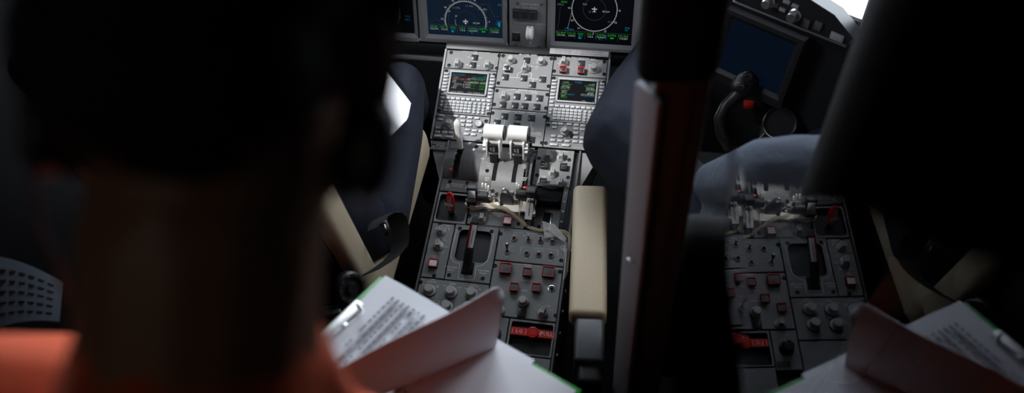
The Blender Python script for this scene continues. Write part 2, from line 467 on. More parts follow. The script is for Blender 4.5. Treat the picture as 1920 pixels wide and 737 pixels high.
# ---- air conditioning / bleed
p = Panel('bleed_air_panel', 'grey air conditioning and bleed panel, top centre of the console', 'control panel', PU, (U1, VA, U2, VT))
p.t('AIR COND / BLEED', 990, 103, .0044)
p.rnd(958.2, 113); p.rnd(1014.7, 116.2); p.ptr(984.8, 129.5)
p.btn(987.5, 113.5); p.guard(950.8, 127.5, .0175, .016, M_METAL, nm='clear'); p.btn(947.4, 145); p.btn(982.4, 147); p.btn(1017.4, 149.3); p.btn(998.4, 159.3)
p.ln((955, 145.2), (975, 146.5)); p.ln((990, 147.3), (1010, 148.6)); p.ln((979, 133.5), (970.7, 138), (969.6, 145.6)); p.ln((992, 134), (996.7, 139), (996, 147)); p.ln((999.6, 148), (999.6, 154))
for t, x, y, s in (('RAM AIR', 988, 107.6, .0032), ('TRIM AIR', 952.5, 120.4, .0032), ('L BLEED', 949, 138.7, .0032), ('XBLEED', 983.5, 140.7, .0032), ('R BLEED', 1019, 142.8, .0032), ('APU', 999, 153, .003), ('MAN OPEN', 1002.5, 125.3, .0032), ('CLSD', 1004, 129.6, .003), ('C', 967, 105, .003), ('H', 1023, 105.5, .003), ('\u2014 COLD', 947.5, 114.5, .003), ('\u2014 COLD', 1004, 118.3, .003)): p.t(t, x, y, s)
p.screw((943.6, 104.6), (934.3, 155.8), (1034, 110), (1028.5, 161.8)); p.done()

# ---- pressurization
p = Panel('pressurization_panel', 'grey pressurization panel with two red guarded switches, top right of the console', 'control panel', PU, (U2, VF, UR, VT))
p.t('PRESSURIZATION', 1088, 109.3, .0044); p.ptr(1057, 117.5); p.btn(1090.3, 119); p.guard(1055.8, 129.5); p.guard(1089.3, 131.7)
p.rnd(1113.5, 129.4, 1.15); p.t('DITCHING', 1091, 112.7, .003); p.t('EMER DEPRESS', 1056.5, 122.5, .003)
p.ln((1063, 107.8), (1069, 108.3)); p.ln((1045, 118.8), (1048, 119)); p.ln((1107, 110.6), (1117, 111.2)); p.ln((1103.5, 121.7), (1108, 122))
for t, x, y in (('RATE', 1128, 117), ('FAST', 1125, 119.5), ('SLOW', 1124, 122.7), ('MAN RATE', 1114, 113)): p.t(t, x, y, .003)
p.screw((1040.4, 110.2), (1039, 133.4), (1133.5, 115.9), (1132.8, 139.4)); p.done()

# ---- anti-ice
p = Panel('anti_ice_panel', 'grey panel with seven dark square switches and one knob, centre column below the bleed panel', 'control panel', PU, (U1, VI, U2, VA))
p.t('ANTI-ICE', 980, 169.3, .0044); p.ln((956, 167.6), (968, 168.4)); p.ln((992, 170), (1006, 171)); p.ptr(945.5, 182.6)
for x, y in ((969.3, 181.7), (990, 183.3), (1011.8, 184.7), (943.1, 197), (965.5, 198.4), (984, 199.6), (1006.6, 201)): p.btn(x, y)
for t, x, y, s in (('WING', 970.5, 172.8, .003), ('PROBES', 1002, 174.5, .0032), ('COWL', 954, 190.3, .003), ('WINDSHIELD', 996, 191.5, .0032), ('OFF', 934.5, 174.5, .0026), ('ON', 957, 176, .0028), ('AUTO', 953, 169.5, .0026)): p.t(t, x, y, s)
p.screw((932, 170.2), (926.5, 196), (1026.3, 177.6), (1023.6, 202.8)); p.done()

# ---- electrical
p = Panel('electrical_panel', 'grey electrical panel partly behind the white thrust lever grips', 'control panel', PU, (U1, .0012, U2, VI))
p.t('ELECTRICAL', 973.4, 209.8, .0044); p.t('EXT PWR', 972.5, 213.3, .0034); p.t('L BATT', 948, 211.8, .0032); p.t('R BATT', 998, 215.2, .0032)
p.ln((941, 207.6), (958, 208.5)); p.ln((988, 210.7), (1005, 211.8))
for x, y in ((946.5, 218.4), (971.7, 220), (997, 221.8), (932, 230.5), (969, 236), (996.5, 262.5)): p.btn(x, y)
p.t('EXT', 933, 223.5, .003); p.t('PWR', 932.5, 226.2, .003); p.t('APU GEN', 970.5, 231.8, .003)
p.ln((946.3, 224), (945.5, 232.5)); p.ln((971, 226), (970.6, 229.5)); p.ln((996.3, 227.5), (995.5, 241))
def box_lab(p, x0, y0, x1, y1, t, s):
    p.ln((x0, y0), (x1, y0+.5), (x1-.4, y1+.5), (x0-.4, y1), (x0, y0), w=.0006)
    if t: p.t(t, (x0+x1)/2, (y0+y1)/2+.3, s)
box_lab(p, 997, 239.5, 1000.3, 243.5, '', .003); box_lab(p, 996, 247.7, 999.8, 251.7, '', .003); box_lab(p, 1004, 248.2, 1014.5, 252.7, 'EMER', .0036); p.ln((1000, 250.2), (1004, 250.5))
p.screw((923.8, 212), (1021.6, 219), (1016, 268), (910, 262)); p.done()

# ---- control display units
def cdu(name, label, rect, rows, tcol):
    p = Panel(name, label, 'display unit', PU, rect, M_CDU)
    cu = .0  # layout is symmetric about the panel centre
    W2, D2 = p.W/2, p.D/2
    # screen lip and screen (all in panel coordinates, metres)
    sw, sh, sy = .101, .0605, .0245
    m = MB(); b = .005
    for sx in (-1, 1): m.box((sx*(sw/2+b/2), sy, .002), (b, sh+2*b, .006), bev=.0012)
    m.box((0, sy+sh/2+b/2+.0005, .0025), (sw+2*b, b+.001, .007), bev=.0015); m.box((0, sy-sh/2-b/2, .002), (sw+2*b, b, .006), bev=.0012)
    m.obj('screen_bezel', M_BEZEL, p.e)
    sc = MB().box((0, sy, .0004), (sw, sh, .0014)).obj('screen', M_SCRK, p.e)
    for mt, items in rows.items():
        m = MB()
        for t, x, y, s, al in items: m.text(t, (x*sw, sy+y*sh), s, .0013, al)
        m.obj('screen_text', mt, sc, smooth=False)
    k = lambda x, y, w, d: p.part('key', f'key_{w}_{d}', lambda: c_key(w, d), M_KEY, (x, y), px=False)
    for s in (-1, 1):
        for i in range(6): k(s*.0655, sy+.0265-.0103*i, .0125, .0048)
        k(s*.066, sy-.0365+.0002, .0112, .0062)
    yr = -.0225
    for i in range(10): k(-.0645+.01435*i, yr, .0112, .0062)
    leg = MB()
    L = 'ABCDEFGHIJKLMNOPQRSTUVWXYZ/'
    ltr = iter(list('ABCDEFGHIJKLMNOPQRSTUVWXYZ') + ['SP', '/'])
    for r in range(4):
        for c in range(7):
            x, y = -.0525+.0111*c, yr-.0105-.0086*r
            k(x, y, .0092, .0066); leg.text(next(ltr), (x, y), .0034, .0045)
    nums = iter('1234567890.-')
    for r in range(4):
        for c in range(3):
            x, y = .0285+.0125*c, yr-.0108-.0087*r
            p.part('round_key', 'rkey', lambda: c_rkey(.0041), M_KEY, (x, y), px=False); leg.text(next(nums), (x, y), .0034, .0048)
    p.part('round_key', 'rkey', lambda: c_rkey(.0041), M_KEY, (.066, yr-.0108), px=False)
    k(.066, yr-.022, .0082, .0105)
    for r in range(2): p.part('round_key', 'rkey', lambda: c_rkey(.0041), M_KEY, (-.0655, yr-.0125-.0095*r), px=False)
    leg.obj('key_legend', M_INKD, p.e, smooth=False)
    for x, y in ((-.068, D2-.009), (.0695, D2-.012), (-.0695, -D2+.0075), (.0695, -D2+.0085), (.0712, .018)):
        o = p.part('screw', 'screw', c_screw, M_DBLACK, (x, y), px=False); link('screw_slot', shared('slot', c_slot, M_DMET), o)
    return p.done()
S = .0056
cdu('control_display_unit', 'keyboard display unit showing ACT LEGS in cyan and green, left column of the console', (UL, VC, U1, VF), {
    M_EC: [('ACT LEGS', -.47, .42, S, 'LEFT'), ('FT206', -.47, .31, S, 'LEFT'), ('1/2', .47, .40, S, 'RIGHT'), ('SEQUENCE', .47, .32, S, 'RIGHT'), ('- - - - - - - - - - - - - - -', 0, -.38, .0035, 'CENTER'), ('[', -.47, -.45, S, 'LEFT'), (']', .47, -.45, S, 'RIGHT')],
    M_EG: [('INHIBIT', .47, .23, S, 'RIGHT'), ('---->', .13, .12, S, 'CENTER'), ('RWAY', .14, .04, S, 'CENTER'), ('7000', .47, .03, S, 'RIGHT'), ('---->', .13, -.09, S, 'CENTER'), ('4000', .47, -.10, S, 'RIGHT'), ('---->', .13, -.22, S, 'CENTER'), ('6480', .47, -.23, S, 'RIGHT')],
    M_EO: [('MANORO', -.47, .20, S, 'LEFT'), ('15.7NM', -.2, .19, S, 'LEFT')],
    M_EW: [('AUTO/', .08, .235, S, 'CENTER'), ('139\u00b0', -.42, .26, S*.8, 'LEFT'), ('7.0NM', -.12, .06, S, 'LEFT'), ('MISSED APPR', .28, .075, S, 'CENTER'), ('135\u00b0', -.45, .12, S*.8, 'LEFT'), ('KFI', -.45, .05, S, 'LEFT'), ('(INTC) 8.7NM', -.4, -.06, S, 'LEFT'), ('155\u00b0', -.42, -.17, S, 'LEFT'), ('7.2NM', -.14, -.18, S, 'LEFT'), ('MRG', -.45, -.25, S*.8, 'LEFT'), ('<LEG INFO', -.47, -.45, S, 'LEFT'), ('LEG WIND>', .44, -.45, S, 'RIGHT')]}, None)
cdu('control_display_unit', 'keyboard display unit showing a green TUNE page, right column beside the dark sleeve', (U2, VC, UR, VF), {
    M_EC: [('TUNE', 0, .43, S, 'CENTER'), ('1/2', .47, .42, S, 'RIGHT'), ('RMPLY', -.06, -.18, S*.8, 'RIGHT'), ('TCAS\u2013MOD', .47, -.21, S*.8, 'RIGHT'), ('[', -.47, -.45, S, 'LEFT'), (']', .47, -.45, S, 'RIGHT')],
    M_EG: [('>122.800', -.46, .31, S, 'LEFT'), ('121.500<', .47, .28, S, 'RIGHT'), ('>113.10', -.46, .07, S, 'LEFT'), ('>110.30', .47, .04, S, 'RIGHT'), ('>2000', -.46, -.18, S, 'LEFT'), ('412.0', -.42, -.33, S, 'LEFT')],
    M_EW: [('COM1', -.42, .40, S*.8, 'LEFT'), ('COM2', .45, .36, S*.8, 'RIGHT'), ('RECALL', -.42, .22, S*.8, 'LEFT'), ('132.700', -.46, .15, S, 'LEFT'), ('RECALL', .45, .19, S*.8, 'RIGHT'), ('123.450', .47, .12, S, 'RIGHT'), ('NAV1', -.42, -.02, S*.8, 'LEFT'), ('NAV2', .45, -.05, S*.8, 'RIGHT'), ('ATC1', -.42, -.1, S*.8, 'LEFT'), ('HOLD', .45, -.1, S*.8, 'RIGHT'), ('ATC/TCAS', .47, -.15, S, 'RIGHT'), ('ADF', -.42, -.26, S*.8, 'LEFT'), ('CNS', .2, -.46, S*.8, 'CENTER')]}, None)

# ---- tuning / cursor keypads
def keypad(name, label, rect, ks, sep, knob, extra=None, scr=()):
    p = Panel(name, label, 'keypad', PU, rect, M_CDU)
    for x, y, w, d in ks: p.key(x, y, w, d); p.t('\u2014', x, y, .003, .0046)
    for pts in sep: p.ln(*pts, w=.0006)
    p.dual(*knob)
    if extra: extra(p)
    p.screw(*scr); return p.done(M_INKD)
KW, KD = .0132, .0062
lk = [(828, 217, KW, KD), (826.3, 224, KW, KD), (854.5, 218, .015, KD), (868.5, 219.5, KW, KD), (868, 227.5, KW, KD), (866.5, 235, KW, KD), (881.8, 221, KW, KD), (894.3, 222, KW, KD), (880.2, 228.3, KW, KD), (879.5, 235.4, .0155, .0075),
      (877, 243.8, KW, KD), (890, 245.4, KW, KD), (901.3, 246.3, .0095, .0075), (874.8, 251.7, KW, KD), (888, 252.8, KW, KD),
      (822.3, 240, KW, KD), (835.3, 240.8, KW, KD), (848, 241.6, KW, KD), (820.8, 247.5, KW, KD), (833.7, 248.2, KW, KD), (846.3, 249, KW, KD), (821.4, 255.2, .0205, KD), (842.5, 256.9, .0205, KD)]
def lex(p):
    o = p.part('volume_knob', 'volk', lambda: MB().lathe([(.0098, 0), (.0098, .006), (.009, .0085), (.006, .0085), (.004, .0078), (0, .0076)], seg=24), M_KNOB, (897.8, 233))
    link('knob_skirt', shared('volskirt', lambda: MB().lathe([(.0112, 0), (.0112, .0018), (0, .0018)], seg=24), M_BLACK), o)
keypad('tuning_keypad', 'dim grey key panel behind the white spoiler lever, foot of the left column', (UL, .0012, U1, VC), lk,
       [((874.3, 217), (870.8, 239)), ((870.8, 239.5), (905, 241.5)), ((853.5, 250), (852, 262))], (844, 234.5), lex, ((816.5, 219), (807, 251.7), (911.5, 227.3), (905, 259.5)))
du = .3031
rk = [(1040.3, 232.1, KW, KD), (1039.5, 239.3, KW, KD), (1051.5, 232.7, KW, KD), (1067.5, 233.6, KW, KD), (1081, 234.7, KW, KD), (1080.3, 242.2, KW, KD), (1079.7, 250, KW, .0075), (1093, 236, KW, KD), (1092, 243.5, KW, KD), (1106, 237, .011, KD),
      (1037.7, 255.5, KW, KD), (1051, 256.4, KW, KD), (1064.2, 257.2, KW, KD), (1079.4, 258.3, KW, KD), (1092, 259, KW, KD), (1036.7, 263.3, KW, KD), (1050, 264.4, KW, KD), (1063.6, 265.4, KW, KD), (1078.3, 266, KW, KD), (1091, 267, KW, KD), (1038.3, 271.6, .0205, KD), (1060.7, 273, .0205, KD)]
keypad('tuning_keypad', 'light grey key panel with a two-stage knob, foot of the right column', (U2, .0012, UR, VC), rk,
       [((1073.5, 230), (1070.5, 279)), ((1071.5, 254), (1100, 256))], (1059, 249.5), None, ((1027.7, 234.5), (1023.5, 268.4)))

# ================================================================== THROTTLE QUADRANT
LU = lambda x, y, h=0: PLW.uv(x, y, h)
QT = (TL, 0, 0)
def drum_h(v, vc, r, h0):
    d = r*r-(v-vc)**2
    return h0 + (math.sqrt(d) if d > 0 else 0)
q = empty('throttle_quadrant', 'grey throttle quadrant with curved drums and slots for the white levers', 'throttle quadrant', PLW.o, QT)
def drum(u0, u1, vf, va, vc, r, h0, name, m, slot=None, base=-.012):
    """curved cover between two u values; slot=(su0,su1,v0,v1) leaves an opening"""
    mb = MB(); nv = 26
    vs = [vf+(va-vf)*i/nv for i in range(nv+1)]
    hh = lambda v: max(drum_h(v, vc, r, h0), 0.0)
    us = [u0, u1] if not slot else [u0, slot[0], slot[1], u1]
    if slot: vs = sorted(set(vs) | {slot[2], slot[3]}, reverse=True)
    vg = {}
    def gv(u, v):
        if (u, v) not in vg: vg[(u, v)] = mb.bm.verts.new((u, v, hh(v)))
        return vg[(u, v)]
    for a, b in zip(us, us[1:]):
        for c, d in zip(vs, vs[1:]):
            if slot and a == slot[0] and b == slot[1] and slot[3] <= d < c <= slot[2]: continue
            mb.bm.faces.new([gv(a, c), gv(b, c), gv(b, d), gv(a, d)])
    bmesh.ops.solidify(mb.bm, geom=list(mb.bm.faces), thickness=.006)
    return mb.obj(name, m, q), hh
# left cover with the spoiler slot
QL = -.1745
_, hL = drum(QL, -.074, -.002, -.157, -.072, .066, -.044, 'spoiler_cover', M_QUAD, (-.1475, -.131, -.024, -.118))
m = MB()
m.box((-.139, -.072, -.028), (.02, .11, .004)); m.obj('slot_floor', M_DBLACK, q)
_, hM = drum(-.0735, -.0375, -.020, -.168, -.085, .078, -.050, 'lever_cover', M_DRUM)
_, hM2 = drum(-.037, .044, -.030, -.20, -.10, .088, -.055, 'lever_drum', M_DRUM, None)
_, hR = drum(.0455, .062, -.020, -.168, -.085, .078, -.050, 'lever_cover', M_QUAD)
# solid black strips on the drum; the lever slots' inner shade put into their colour
m = MB()
for (a, b) in ((-.0375, -.0265), (.0145, .0255)):
    n = 14
    for i in range(n):
        va, vb = -.045-.085*i/n, -.045-.085*(i+1)/n
        m.hexa([(a, va, hM2(va)-.010), (b, va, hM2(va)-.010), (b, vb, hM2(vb)-.010), (a, vb, hM2(vb)-.010),
                (a, va, hM2(va)+.0006), (b, va, hM2(va)+.0006), (b, vb, hM2(vb)+.0006), (a, vb, hM2(vb)+.0006)])
m.obj('lever_slot', M_DBLACK, q)
m = MB()
n = 14
for i in range(n):
    va, vb = -.012-.125*i/n, -.012-.125*(i+1)/n
    f = lambda v: max(hR(v), .004)
    m.hexa([(.0485, va, f(va)), (.0525, va, f(va)), (.0525, vb, f(vb)), (.0485, vb, f(vb)), (.0485, va, f(va)+.006), (.0525, va, f(va)+.006), (.0525, vb, f(vb)+.006), (.0485, vb, f(vb)+.006)])
m.obj('lever_rail', M_BLACK, q)
m = MB(); m.box((.054, -.140, hR(-.135)+.010), (.014, .006, .012), bev=.001); m.obj('red_stop', M_REDG, q)
# aft plate under the friction levers
m = MB(); m.box((-.0165, -.215, -.008), (.092, .085, .012), bev=.001); m.obj('aft_plate', M_QUAD, q)
m = MB(); m.box((-.055, -.178, -.006), (.02, .03, .012)); m.obj('aft_plate', M_QUAD, q)
# lettering on the left cover
m = MB()
def qt(m, t, x, y, s=.0036, h=None):
    u, v = LU(x, y); hh = hL(v) if h is None else h
    u, v = LU(x, y, hh); m.text(t, (u, v), s, hL(v)+.0007 if h is None else h)
qt(m, 'FLIGHT', 886, 268.5, .0042); qt(m, 'SPOILERS', 887, 271.6, .0042)
qt(m, 'PITCH DISC', 858.5, 346.2, .0046); qt(m, 'PULL & TURN', 858.5, 350, .0032)
qt(m, '\u2191', 888, 283.5, .010)
for i in range(8): qt(m, '\u2022', 886.5-.95*i, 290.5+4.1*i, .0045)
for i, t in enumerate(('RET', '1/4', '1/2', 'MAX')): qt(m, t, 855.5-3.3*i, 289+9*i, .0032)
qt(m, '\u21ba', 839, 350, .009); qt(m, '\u21bb', 875.5, 352.5, .009)
m.obj('lettering', M_INK, q, smooth=False)
u, v = LU(846.5, 321, .01)
m = MB(); m.box((u, v, hL(v)+.0008), (.010, .0055, .0012), rot=Matrix.Rotation(math.atan2(hL(v+.004)-hL(v-.004), .008), 3, 'X')); m.obj('red_label', M_REDG, q)
m = MB()
for t, x, y in (('OFF', 905, 300), ('TOGA', 917, 309), ('CLB', 916.5, 314), ('MAX', 913.5, 334), ('REV', 913, 337)): 
    u, v = LU(x, y, .02); m.text(t, (u, v), .0042, hM(v)+.0007)
m.obj('lettering', M_INK, q, smooth=False)
m = MB()
for t, x, y in (('\u2014 CLI', 986, 315), ('\u2014 REV', 986, 320), ('\u2014 MAX', 985, 338.5), ('REV', 987, 342)):
    u, v = LU(x, y, .02); m.text(t, (u-.004, v), .0042, max(hM2(v), hR(v))+.0012)
m.obj('lettering', M_INK, q, smooth=False)
for x, y in ((843.5, 340.5), (876.8, 343.6), (893.5, 275.3)):
    u, v = LU(x, y, hL(LU(x, y)[1])); o = link('screw', shared('screw', c_screw, M_DBLACK), q, (u, v, hL(v)+.0002))
for x, y in ((913.8, 321.5), (987.5, 327)):
    u, v = LU(x, y, .022); link('screw', shared('screw', c_screw, M_DBLACK), q, (u, v, hM(v)))

# ---- flight spoiler lever
u, v = LU(864.5, 281)
B = PLW.w(-.1395, -.036, -.004); Tp = PLW.w(-.1455, .008, .090)
sl = empty('spoiler_lever', 'tall white tapered spoiler lever standing in the left slot of the quadrant', 'lever', B)
def lever_blade(B, Tp, w0, w1, d0, d1, n=9):
    m = MB(); ax = (Tp-B); L = ax.length; z = ax.normalized(); x = V((1, 0, 0)); y = z.cross(x).normalized(); x = y.cross(z)
    rings = []
    for i in range(n+1):
        t = i/n; w = w0+(w1-w0)*t; d = d0+(d1-d0)*t; k = 1
        if t > .9: k = .80 if t < .999 else .35
        c = z*(L*t)
        ring = []
        for a in range(16):
            an = 2*PI*a/16; ca, sa = math.cos(an), math.sin(an)
            ring.append(m.bm.verts.new(c + x*(abs(ca)**.7*(1 if ca > 0 else -1)*w*k) + y*(abs(sa)**.7*(1 if sa > 0 else -1)*d*k)))
        rings.append(ring)
    for a, b in zip(rings, rings[1:]):
        for i in range(16): m.bm.faces.new([a[i], a[(i+1) % 16], b[(i+1) % 16], b[i]])
    m.bm.faces.new(rings[0][::-1]); m.bm.faces.new(rings[-1]); return m
K = B.lerp(Tp, .16)
lever_blade(B-B, K-B, .0050, .0048, .004, .004, 3).obj('lever_shank', M_BLACK, sl)
lever_blade(V((0, 0, 0)), Tp-K, .0068, .0105, .006, .0075, 14).obj('lever_grip', M_WHITE, sl, K-B)

# ---- thrust levers
def thrust(uc, label, sgn):
    h = .092
    gx = {-1: (927, 248), 1: (972, 250.5)}[sgn]
    gu, gv = LU(*gx, h)
    base = PLW.w(uc, gv-.055, 0.02)
    t = empty('thrust_lever', label, 'lever', PLW.o, QT, 'thrust levers of the quadrant')
    Rr = .0205; Lh = .0262
    m = MB(); prof = [(Rr*.86, -Lh), (Rr, -Lh+.0018), (Rr, Lh-.0018), (Rr*.86, Lh)]
    m.lathe([(0, -Lh)] + prof + [(0, Lh)], (gu, gv, h), 36, Matrix.Rotation(PI/2, 3, 'Y')); m.obj('grip_cylinder', M_WHITE, t)
    m = MB(); e_ = Lh+.0012
    m.lathe([(0, -.0016), (Rr*.94, -.0016), (Rr*.94, .0016), (0, .0016)], (gu+e_*(1 if sgn < 0 else 1), gv, h), 30, Matrix.Rotation(PI/2, 3, 'Y')); m.obj('end_cap', M_BLACK, t)
    m = MB(); m.text('SCROLLABLE', (0, 0), .0042, 0)
    o = m.obj('lettering', M_INKD, t, (gu, gv+Rr*.76, h+Rr*.665), (-math.radians(47), 0, 0), smooth=False)
    if sgn > 0:
        m = MB(); m.box((gu+Lh+.006, gv-.012, h-.004), (.007, .014, .012), bev=.001); m.box((gu+Lh+.007, gv-.018, h-.016), (.007, .008, .022), bev=.001); m.obj('toga_switch', M_BLACK, t)
    # yoke under the cylinder: white cheeks, black insert, black window
    by, bz = gv-.026, h-.030
    R_ = Matrix.Rotation(math.radians(-22), 3, 'X')
    m = MB()
    for s in (-1, 1): m.box((gu+s*.0165, by, bz), (.005, .030, .05), R_, bev=.0012)
    m.box((gu, by-.012, bz-.006), (.037, .008, .010), R_, bev=.001)
    m.box((gu, by+.004, bz+.002), (.034, .012, .046), R_, bev=.001)
    m.obj('yoke', M_WHITE, t)
    m = MB(); m.box((gu, by-.0085, bz+.009), (.026, .010, .022), R_, bev=.001); m.obj('insert', M_BLACK, t)
    m = MB(); m.text('A/T', (-.004, 0), .0046, 0, rot=PI/2); m.text('DISC', (.0035, 0), .0046, 0, rot=PI/2)
    o = m.obj('lettering', M_INK, t, (gu, by-.0160, bz+.0135), (math.radians(68), 0, 0), smooth=False)
    m = MB(); m.box((gu, by-.007, bz-.021), (.027, .008, .02), R_, bev=.001); m.obj('finger_latch', M_BLACK, t)
    # white scalloped wheel on the outer side, pins
    m = MB(); n = 8; prof = []
    for k in range(48):
        a = 2*PI*k/48; r = .0145+.0022*math.cos(n*a); prof.append((r*math.cos(a), r*math.sin(a)))
    m.prism(prof, -.004, .004, Matrix.Translation((gu+sgn*.0235, by+.002, bz+.004)) @ Matrix.Rotation(PI/2, 4, 'Y')); m.obj('scalloped_wheel', M_WHITE, t)
    m = MB(); m.cyl((gu+sgn*.026, by, bz+.006), (gu+sgn*.044, by, bz+.004), .0017); m.cyl((gu-.026, by-.010, bz-.012), (gu-.018, by-.010, bz-.012), .0012); m.cyl((gu+.018, by-.010, bz-.012), (gu+.028, by-.010, bz-.014), .0012)
    m.obj('pin', M_STEEL, t)
    m = MB(); m.box((gu, by-.020, .034), (.020, .010, .055), Matrix.Rotation(math.radians(-28), 3, 'X'), bev=.001); m.obj('lever_arm', M_BLACK, t)
    return t
thrust(-.036, 'left white cylinder-grip thrust lever on the quadrant', -1)
thrust(.022, 'right white cylinder-grip thrust lever on the quadrant, switch on its side', 1)

# ---- friction lever (black, upright, screw at its top)
fl = empty('friction_lever', 'dark triangular lever with a bright screw head between the two black sensors', 'lever', PLW.o, QT)
u, v = LU(950, 384)
m = MB(); M_ = Matrix.Translation((u-.004, v, 0)) @ Matrix.Rotation(PI/2, 4, 'X')
prof = [(-.0135, -.002), (.026, -.002), (.024, .012), (.012, .052), (.008, .066), (.001, .069), (-.006, .065), (-.0095, .050)]
m.prism(prof, -.011, .005, Matrix.Translation((u-.002, v-.006, 0)) @ Matrix.Rotation(PI/2-.12, 4, 'X')); m.obj('lever_body', M_DMET, fl)
m = MB(); m.lathe([(.0065, 0), (.0065, .003), (.005, .004), (.0045, .0028), (0, .0028)], (u, v+.006, .0645), 18, Matrix.Rotation(math.radians(42), 3, 'X')); m.obj('screw', M_METAL, fl)

# ---- taped-on sensors
def sensor(name, label, x0, x1, yc, sgn):
    h = .030
    ua, va = LU(x0, yc, h); ub, _ = LU(x1, yc, h)
    e = empty(name, label, 'sensor', PLW.o, QT)
    m = MB(); m.lathe([(0, 0), (.0118, 0), (.0126, .001), (.0126, abs(ub-ua)-.001), (.0118, abs(ub-ua)), (0, abs(ub-ua))], (min(ua, ub), va, h), 28, Matrix.Rotation(PI/2, 3, 'Y')); m.obj('sensor_barrel', M_BLACK, e)
    return e, ua, ub, va, h
e, ua, ub, va, h = sensor('position_sensor', 'black sensor with a white face label clamped left of the levers', 896, 915, 367, -1)
bu = ua-.0145
m = MB(); m.box((bu, va+.006, h+.006), (.025, .020, .044), Matrix.Rotation(math.radians(-18), 3, 'X'), bev=.0015); m.box((bu, va-.012, h-.010), (.024, .022, .030), bev=.0015); m.obj('sensor_body', M_BLACK, e)
m = MB(); m.box((0, 0, 0), (.0185, .026, .0008)); m.obj('face_label', M_PAPER, e, (bu+.001, va-.0065, h+.011), (math.radians(60), 0, 0))
m = MB()
for x, y in ((905, 349), (911, 350), (916, 354)):
    uu, vv = LU(x, y, .036); m.box((uu, vv, .038), (.0042, .006, .016), Matrix.Rotation(-.4, 3, 'X'), bev=.0012)
m.obj('terminal_tab', M_WHITE, e)
m = MB(); m.cyl((ub, va, h), (ub+.012, va-.002, h-.002), .0038); m.lathe([(.0065, 0), (.0065, .006), (.004, .009), (0, .009)], (ub+.013, va+.001, h+.002), 14); m.cyl((ub+.014, va-.004, .0), (ub+.014, va-.002, h), .0045); m.obj('ball_joint', M_METAL, e)
e, ua, ub, va, h = sensor('position_sensor', 'black sensor right of the levers, beside the red stop', 968, 988, 363.5, 1)
bu = ub+.011
m = MB(); m.box((bu, va+.003, h+.002), (.024, .024, .036), Matrix.Rotation(math.radians(-12), 3, 'X'), bev=.0015); m.box((bu+.003, va-.012, h-.012), (.018, .018, .024), bev=.001); m.obj('sensor_body', M_BLACK, e)
m = MB()
for x, y in ((969, 348), (973, 351)):
    uu, vv = LU(x, y, .036); m.box((uu, vv, .038), (.0036, .006, .014), Matrix.Rotation(-.4, 3, 'X'), bev=.001)
m.obj('terminal_tab', M_WHITE, e)
m = MB(); m.cyl((ua-.012, va-.002, h-.002), (ua, va, h), .0035); m.lathe([(.006, 0), (.006, .006), (.0035, .009), (0, .009)], (ua-.010, va, h+.001), 14); m.cyl((ua-.010, va-.008, .0), (ua-.010, va-.003, h), .003); m.obj('ball_joint', M_METAL, e)
# white clip with two staples
u, v = LU(993, 388, .02)
e = empty('white_clip', 'white tapering clip with two silver staples, right end of the crumpled padding', 'clip', PLW.w(u, v, 0), QT)
m = MB(); m.prism([(-.0085, -.030), (.0085, -.030), (.0095, -.005), (.0085, .024), (.0065, .031), (0, .034), (-.0065, .031), (-.0085, .024), (-.0095, -.005)], 0, .012, Matrix.Translation((0, 0, .012)) @ Matrix.Rotation(math.radians(20), 4, 'X')); m.obj('clip_body', M_FOAM, e)
for k, yy in enumerate((.010, -.013)):
    m = MB(); m.tube([(0, yy-.010, .0232+(yy-.010)*.364), (0, yy-.009, .0262+(yy-.009)*.364), (0, yy+.009, .0262+(yy+.009)*.364), (0, yy+.010, .0232+(yy+.010)*.364)], .0010, 8); m.obj('staple', M_METAL, e)
# crumpled white padding
def crumple(name, label, pts, h0, seed):
    P4 = [LU(*p) for p in pts]; rnd = random.Random(seed)
    ph = [rnd.uniform(0, 6) for _ in range(8)]
    def top(s, t, hh):
        a = V(P4[0]).lerp(V(P4[1]), s); b = V(P4[3]).lerp(V(P4[2]), s); p = a.lerp(b, t)
        h = h0 + .0012*math.sin(6*s+ph[0])*math.sin(4*t+ph[1]) + .0010*abs(math.sin(5*s+ph[2]+4*t)) + .0008*abs(math.sin(9*t+ph[3]-4*s))
        return V((p.x+.002*math.sin(11*t+ph[4]), p.y+.002*math.sin(13*s+ph[5]), h+hh))
    m = MB(); m.grid(lambda s, t: top(s, t, 0), 26, 18, thick=-.014)
    o = m.obj(name, M_FOAM, None, PLW.o, QT, ang=.9); return tag(o, label, 'padding')
crumple('crumpled_padding', 'crumpled white padding tucked under the left black sensor', ((876, 379), (937, 385), (936, 397), (873, 391)), .016, 3)
crumple('crumpled_padding', 'crumpled white padding under the wires and the right sensor', ((947, 384), (1006, 374), (1003, 407), (941, 398)), .016, 5)

# ---- trim panel right of the quadrant
def lrect(x0, y0, x1, y1):
    a = LU(x0, y0); b = LU(x1, y1); return (a[0], b[1], b[0], a[1])
u0 = .0645
p = Panel('trim_panel', 'small grey panel with four pointer knobs right of the thrust levers', 'control panel', PLW, (u0, -.117, .165, -.0015))
p.t('TERRAIN', 1041, 283, .004); p.ln((1025, 281.7), (1031, 282)); p.ln((1052, 284), (1065, 284.8)); p.ptr(1028, 295.5); p.ptr(1052.3, 296.5); p.ptr(1036.5, 327.5, 1); p.ptr(1051.3, 346, 1)
p.guard(1020, 309.5, .0185, .0185, M_BLACK, nm='dark'); p.guard(1056.5, 312.8, .0185, .0185, M_BLACK, nm='dark'); p.guard(1018.3, 341, .0185, .0185, M_BLACK, nm='dark')
for t, x, y in (('LIMIT', 1020.5, 302), ('FUSEL', 1055, 303.5), ('AUTO', 1019.5, 331), ('PULL', 1020, 333.5), ('\u2014', 1019, 288), ('\u2014', 1061, 291), ('\u2014', 1047, 323), ('\u2014', 1026, 322)): p.t(t, x, y, .003)
